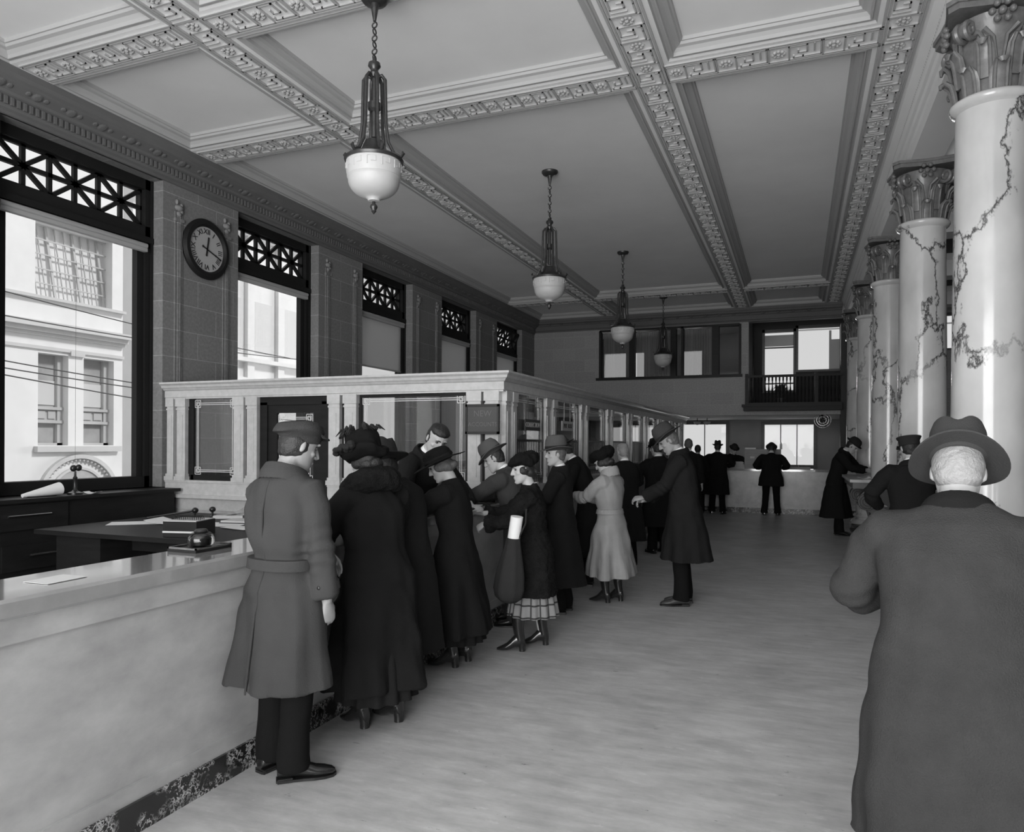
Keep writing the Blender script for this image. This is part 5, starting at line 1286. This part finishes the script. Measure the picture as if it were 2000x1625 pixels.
# 2 woman with fur collar
make_person('woman in a plumed black hat and long black coat with a big fur collar', loc2(-2.25, 3.60), (-.92, .38), 1.62, lean=.08, stoop=.10, head=(.1, .1), coat='c_black', kind='woman', hem=.24, width=1.14, flare=.72, folds=1.7, curvy=.05, collar='fur', hat='plume', hatmat='c_felt_bl', hat_scale=.96,
            hair='hair_dark', hair_kind='bun', skirt='c_black2', skirt_z=(.17, .5), heel=True, feet=((-.10, .0, .1), (.09, -.06, .15)), vox=.006, seed=12, shirt=False,
            arms={-1: dict(t=(-.16, .34, .98), pole=(-.8, -.4, -.7), d=(-.2, .5, -.75), n=(.3, -.6, -.4), curl=.5), 1: dict(t=(.14, .36, 1.05), pole=(.8, -.4, -.7), curl=.5)})
hb = thing('handbag', 'dark beaded handbag hanging from the hand of the fur-collared woman', 'handbag', (-2.36, 3.28, .72), .8)
m = MB(); m.ell((0, 0, .09), (.085, .04, .10), None, 18, 12); m.build('pouch', 'leather', hb, True)
m = MB(); m.tube([(-.06, 0, .17), (-.03, 0, .185), (.03, 0, .185), (.06, 0, .17)], .009, 8); m.ell((0, 0, .197), (.012, .012, .012), None, 8, 6); m.build('clasp', 'metal', hb, True)
m = MB(); m.tube([(-.05, 0, .18), (-.035, 0, .25), (0, 0, .275), (.035, 0, .25), (.05, 0, .18)], .004, 6); m.build('strap', 'leather', hb)
# 3 person with dark felt hat behind her
make_person('man in a dark slouched felt hat bending over the counter beyond the fur-collared woman', loc2(-2.34, 4.08), (-.95, .25), 1.60, lean=.14, stoop=.16, head=(.35, 0), coat='c_black2', hem=.30, width=.98, flare=.6, hat='fedora', hatmat='c_felt_dk', hat_tilt=(.28, .1), hat_scale=1.18, hair='hair_dark',
            feet=((-.10, 0, .1), (.12, .06, .3)), vox=.008, seed=13, arms={-1: dict(t=(-.18, .46, 1.08), pole=(-1, 0, -.6), d=(.1, 1, -.1), n=(0, 0, -1)), 1: dict(t=(.16, .48, 1.08), pole=(1, 0, -.6), d=(-.1, 1, -.1), n=(0, 0, -1))})
# 4 woman in wide-brimmed hat
make_person('woman in a wide-brimmed black hat and plain black coat writing at the counter', loc2(-2.31, 4.76), (-.98, -.10), 1.57, lean=.04, stoop=.12, head=(.35, .15), coat='c_black', kind='woman', hem=.28, width=1.05, flare=1.3, folds=1.5, curvy=.045, hat='wide', hatmat='c_felt_bl', hat_tilt=(.10, -.12), hair='hair_grey', hair_kind='bun', skirt='c_black2', skirt_z=(.2, .5), heel=True,
            feet=((-.08, 0, .1), (.09, -.04, 0)), vox=.007, seed=14, shirt=False, arms={-1: dict(t=(-.12, .44, 1.08), pole=(-.8, -.3, -.8), d=(.2, 1, -.1), n=(0, 0, -1), curl=.6), 1: dict(t=(.08, .40, 1.08), pole=(.8, -.3, -.8), d=(-.3, 1, -.1), n=(0, 0, -1), curl=.6)})
# 5 clerk behind the counter
make_person('young bareheaded clerk in a dark suit bending down behind the counter', loc2(-3.04, 5.38), (.98, -.2), 1.86, lean=.35, stoop=.16, head=(.15, -.45), coat='c_black2', kind='jacket', hem=.78, width=1.0, flare=.4, collar='flat', hair='hair_dark', hair_kind='parted', feet=((-.1, 0, 0), (.1, -.03, 0)), vox=.006, seed=15,
            arms={-1: dict(t=(-.22, .48, 1.08), pole=(-1, -.2, -.5), d=(.2, 1, -.1), n=(0, 0, -1)), 1: dict(t=(.20, .42, 1.08), pole=(1, -.2, -.5), d=(-.2, 1, -.1), n=(0, 0, -1))})
# 6 leaning man
make_person('man in a banded grey felt hat stooping with his elbows on the counter', loc2(-2.30, 6.02), (-.96, -.12), 1.64, lean=.24, stoop=.18, head=(.12, .15), coat='c_brown', hem=.55, width=1.0, flare=.5, collar='flat', hat='fedora', hatmat='c_felt', hat_tilt=(-.1, 0), hair='hair_dark', trouser='c_trouser2',
            feet=((-.1, .0, .1), (.1, .08, 0)), vox=.0065, seed=16, arms={-1: dict(t=(-.12, .56, 1.09), pole=(-.8, -.4, -.8), d=(.3, 1, 0), n=(0, 0, -1), curl=.5), 1: dict(t=(.14, .54, 1.09), pole=(.8, -.4, -.8), d=(-.3, 1, 0), n=(0, 0, -1), curl=.5)})
# 7 woman in fur coat with plaid skirt
make_person('woman in a soft black fur coat and plaid skirt stooping forward, face in profile', loc2(-1.93, 5.36), (-.93, -.26), 1.51, lean=.04, stoop=.10, head=(.05, .34), coat='c_fur', kind='woman', hem=.50, width=1.06, flare=.7, hat='toque', hatmat='c_felt_bl', hat_tilt=(-.12, 0), hat_scale=.986, hair='hair_dark', hair_kind='bun', skirt='plaid', skirt_z=(.31, .5), heel=True,
            feet=((-.10, .10, .05), (.10, -.07, 0)), vox=.0055, seed=17, shirt=False, arms={-1: dict(t=(-.14, .36, .98), pole=(-.8, -.5, -.8), d=(.2, .7, -.5), n=(.6, 0, -.6), curl=.6, cuff=.085), 1: dict(t=(.06, .40, 1.04), pole=(.8, -.5, -.8), d=(-.2, .9, .2), n=(-.6, 0, -.6), curl=.6, cuff=.085)})
bg_ = thing('cloth_bag', 'long dark cloth bag with a white paper roll, held by the fur-coated woman', 'bag', (-1.98, 4.98, .43), -.3); bg_.scale = (1.15, 1.15, 1); bg_.rotation_euler[1] = .10
m = MB(); m.lathe([(.0, .0), (.05, .005), (.085, .04), (.098, .10), (.092, .20), (.072, .32), (.052, .42), (.044, .48), (.0, .48)], n=28, mod=lambda a, z: 1 + .06 * math.sin(7 * a)); 
o = m.build('sack', 'c_bag', bg_, True)
m = MB(); m.tube([(0, 0, .47), (.012, .0, .64)], .040, 20); m.build('paper_roll', 'paper', bg_, True)
m = MB(); m.tube([(.03, 0, .46), (.07, .02, .60), (.05, .04, .70)], .006, 6); m.build('cord', 'c_bag', bg_)
# 8 man with grey fedora, profile
make_person('man in a stiff grey fedora and long dark overcoat standing in profile in the queue', loc2(-2.10, 6.60), (-.94, -.22), 1.62, lean=.03, head=(.05, .25), coat='c_black2', hem=.30, width=1.0, flare=1.1, collar='flat', hat='fedora', hatmat='c_felt', hat_scale=1.05, hair='hair_grey',
            feet=((-.08, 0, .1), (.10, -.05, -.1)), vox=.0065, seed=18, arms={-1: dict(t=(-.10, .30, 1.08), pole=(-.9, -.5, -.6), curl=.6), 1: dict(t=(.12, .28, 1.05), pole=(.9, -.5, -.6), curl=.6)})
# 9 hat beyond
make_person('half-hidden man in a brown felt hat waiting behind the man in the stiff grey fedora', loc2(-2.22, 8.0), (-.95, -.2), 1.72, lean=.42, head=(.2, 0), coat='c_black', hem=.35, hat='fedora', hatmat='c_brown', hair='hair_dark', feet=((-.08, 0, 0), (.10, 0, 0)), vox=.009, seed=19, arms={-1: dict(t=(-.14, .36, 1.10), pole=(-.9, -.3, -.6)), 1: dict(t=(.14, .36, 1.10), pole=(.9, -.3, -.6))})
# 10 woman in grey coat
make_person('woman in a pale grey belted coat and dark toque writing on a pad', loc2(-1.77, 7.24), (-.93, .22), 1.54, lean=.02, stoop=.05, head=(.45, .0), coat='c_grey', kind='woman', hem=.30, width=1.04, flare=1.15, belt=True, collar='high', hat='toque', hatmat='c_felt_bl', hat_scale=1.08, hair='hair_dark', hair_kind='bun', skirt='c_black2', skirt_z=(.31, .5), heel=True,
            feet=((-.07, .02, .1), (.08, -.05, .1)), vox=.0065, seed=20, shirt=False, folds=1.6, curvy=.06, arms={-1: dict(t=(-.08, .38, 1.06), pole=(-.8, -.5, -.8), d=(.3, 1, 0), n=(0, 0, -1), curl=.6), 1: dict(t=(.04, .34, 1.04), pole=(.8, -.5, -.8), d=(-.3, 1, 0), n=(0, 0, -1), curl=.6)})
pd = sheet('writing_pad', 'white pad held by the woman in the pale grey belted coat', -2.16, 7.36, 1.03, .16, .24, .2, tilt=-.04)
# 11 light-haired person
make_person('light-haired bareheaded person in a black coat beyond the woman in pale grey', loc2(-2.05, 9.2), (-.7, .7), 1.62, lean=.08, head=(.1, 0), coat='c_black', hem=.4, hair='hair_white', hair_kind='parted', skin='skin', feet=((-.08, 0, 0), (.10, 0, 0)), vox=.009, seed=21, arms={-1: dict(t=(-.14, .30, 1.05), pole=(-.9, -.3, -.6)), 1: dict(t=(.14, .30, 1.05), pole=(.9, -.3, -.6))})
# 12, 13
make_person('man in a tall-crowned brown hat farther down the teller windows', loc2(-2.10, 12.1), (-.9, -.1), 1.66, lean=.1, head=(.1, 0), coat='c_brown', hem=.4, hat='fedora', hatmat='c_brown', hair='hair_dark', feet=((-.1, 0, 0), (.1, 0, 0)), vox=.010, seed=22, arms={-1: dict(t=(-.14, .34, 1.08), pole=(-.9, -.3, -.6)), 1: dict(t=(.14, .34, 1.08), pole=(.9, -.3, -.6))})
make_person('man in a black derby and white collar turned to the teller windows', loc2(-1.90, 10.75), (-.6, .75), 1.66, lean=.06, head=(.2, 0), coat='c_black', hem=.42, width=1.08, hat='derby', hatmat='c_felt_bl', hair='hair_dark', feet=((-.1, 0, 0), (.1, 0, 0)), vox=.009, seed=23, arms={-1: dict(t=(-.14, .30, 1.08), pole=(-.9, -.3, -.6)), 1: dict(t=(.14, .30, 1.08), pole=(.9, -.3, -.6))})
# 14 tall stooping man
make_person('tall man in a brown fedora and long dark overcoat looking down at his hands', loc2(-1.06, 7.40), (-.96, -.18), 1.80, lean=.06, stoop=.14, head=(.40, .05), coat='c_black2', hem=.44, width=1.0, flare=1.4, folds=1.6, curvy=.04, collar='velvet', hat='fedora', hatmat='c_brown', hat_tilt=(-.05, 0), hair='hair_grey', skin='skin_dim', trouser='c_trouser', feet=((-.09, .02, .1), (.08, -.02, .05)), shoe='leather_brown', vox=.006, seed=24,
            arms={-1: dict(t=(-.05, .40, 1.06), pole=(-.8, -.7, -.7), d=(.35, .9, -.15), n=(.5, -.2, -.8), curl=.45, spread=.2), 1: dict(t=(.03, .36, 1.03), pole=(.8, -.7, -.7), d=(-.3, .9, -.1), n=(-.4, -.2, -.8), curl=.6)})
# 15 - 17
make_person('bareheaded grey-haired man in a dark coat seen against the far bright window', loc2(-1.90, 13.85), (-.1, 1), 1.72, head=(.1, 0), coat='c_black', hem=.4, hair='hair_grey', feet=((-.1, 0, 0), (.1, 0, 0)), vox=.010, seed=25)
make_person('slight bareheaded person standing far off against the bright window', loc2(-2.15, 17.2), (0, 1), 1.60, head=(0, 0), coat='c_black', hem=.5, hair='hair_dark', feet=((-.09, 0, 0), (.09, 0, 0)), vox=.012, seed=26)
make_person('man in a narrow hat and knee-length black overcoat at the far counter', loc2(-1.72, 17.3), (0, 1), 1.66, lean=.05, head=(.1, 0), coat='c_black', hem=.47, width=1.12, flare=.8, hat='fedora', hatmat='c_felt_dk', hat_scale=.85, hair='hair_dark', feet=((-.12, 0, .2), (.12, 0, -.2)), vox=.010, seed=27, arms={-1: dict(t=(-.2, .34, 1.10), pole=(-1, -.3, -.4)), 1: dict(t=(.2, .34, 1.10), pole=(1, -.3, -.4))})
# 18 clerk behind far counter
make_person('clerk in a dark cap reading papers behind the far counter', loc2(-1.55, 19.0), (.5, -.9), 1.62, lean=.2, head=(.35, 0), coat='c_black', kind='jacket', hem=.8, hat='derby', hatmat='c_felt_dk', hair='hair_dark', feet=((-.1, 0, 0), (.1, 0, 0)), vox=.012, seed=28, arms={-1: dict(t=(-.2, .38, 1.10), pole=(-1, -.3, -.4)), 1: dict(t=(.2, .38, 1.10), pole=(1, -.3, -.4))})
# 19 man leaning on far counter
make_person('man in a short black jacket leaning on the far counter before the box cabinet', loc2(-.56, 17.45), (0, 1), 1.66, lean=.16, stoop=.10, head=(.4, 0), coat='c_black', kind='jacket', hem=.70, width=1.22, flare=.9, hat='derby', hatmat='c_felt_dk', hair='hair_dark', feet=((-.14, 0, .15), (.14, 0, -.15)), vox=.010, seed=29, arms={-1: dict(t=(-.24, .34, 1.06), pole=(-.8, -.6, -.5)), 1: dict(t=(.24, .34, 1.06), pole=(.8, -.6, -.5))})
# 20 figure at writing stand
make_person('figure in a long black coat and dark hat bending over the writing stand', loc2(.66, 14.2), (.85, -.25), 1.78, lean=.22, stoop=.16, head=(.35, 0), coat='c_black', kind='man', hem=.30, width=1.0, flare=1.3, collar='turned', hat='derby', hatmat='c_felt_dk', hair='hair_dark', feet=((-.08, 0, 0), (.10, .06, 0)), vox=.009, seed=30,
            arms={-1: dict(t=(-.16, .46, 1.16), pole=(-1, -.3, -.6)), 1: dict(t=(.14, .50, 1.16), pole=(1, -.3, -.6))})
# 21 man with flat-topped cap
make_person('man in a dark flat-topped cap and dark jacket seen from behind beside the column', loc2(.98, 7.60), (-.12, 1), 1.70, lean=.05, head=(.15, .25), coat='c_black2', kind='jacket', hem=.70, width=1.08, flare=.5, collar='flat', hat='uniform', hatmat='c_felt_dk', hair='hair_dark', feet=((-.1, 0, 0), (.1, 0, 0)), vox=.007, seed=31,
            arms={-1: dict(t=(-.22, .20, 1.0), pole=(-1, -.6, -.2)), 1: dict(t=(.22, .20, 1.0), pole=(1, -.6, -.2))})
# 22 old man in the foreground
make_person('white-haired old man in a brown felt hat and charcoal twill overcoat seen from behind', loc2(.45, 2.52), (.16, 1), 1.68, lean=.14, stoop=.26, head=(.10, 0), brim='down', coat='c_tweed', kind='man', hem=.40, width=1.14, flare=.6, collar='velvet', skin='skin_lit', hat='fedora', hatmat='c_brown', hat_tilt=(-.12, 0), hat_scale=.98, hair='hair_white', hair_kind='white', feet=((-.12, 0, .1), (.12, 0, -.1)), vox=.0055, seed=32, folds=1.3,
            arms={-1: dict(t=(-.12, .30, 1.12), pole=(-1.1, -.3, -.9), cuff=.075), 1: dict(t=(.12, .30, 1.12), pole=(1.2, -.3, -.5), cuff=.075)})
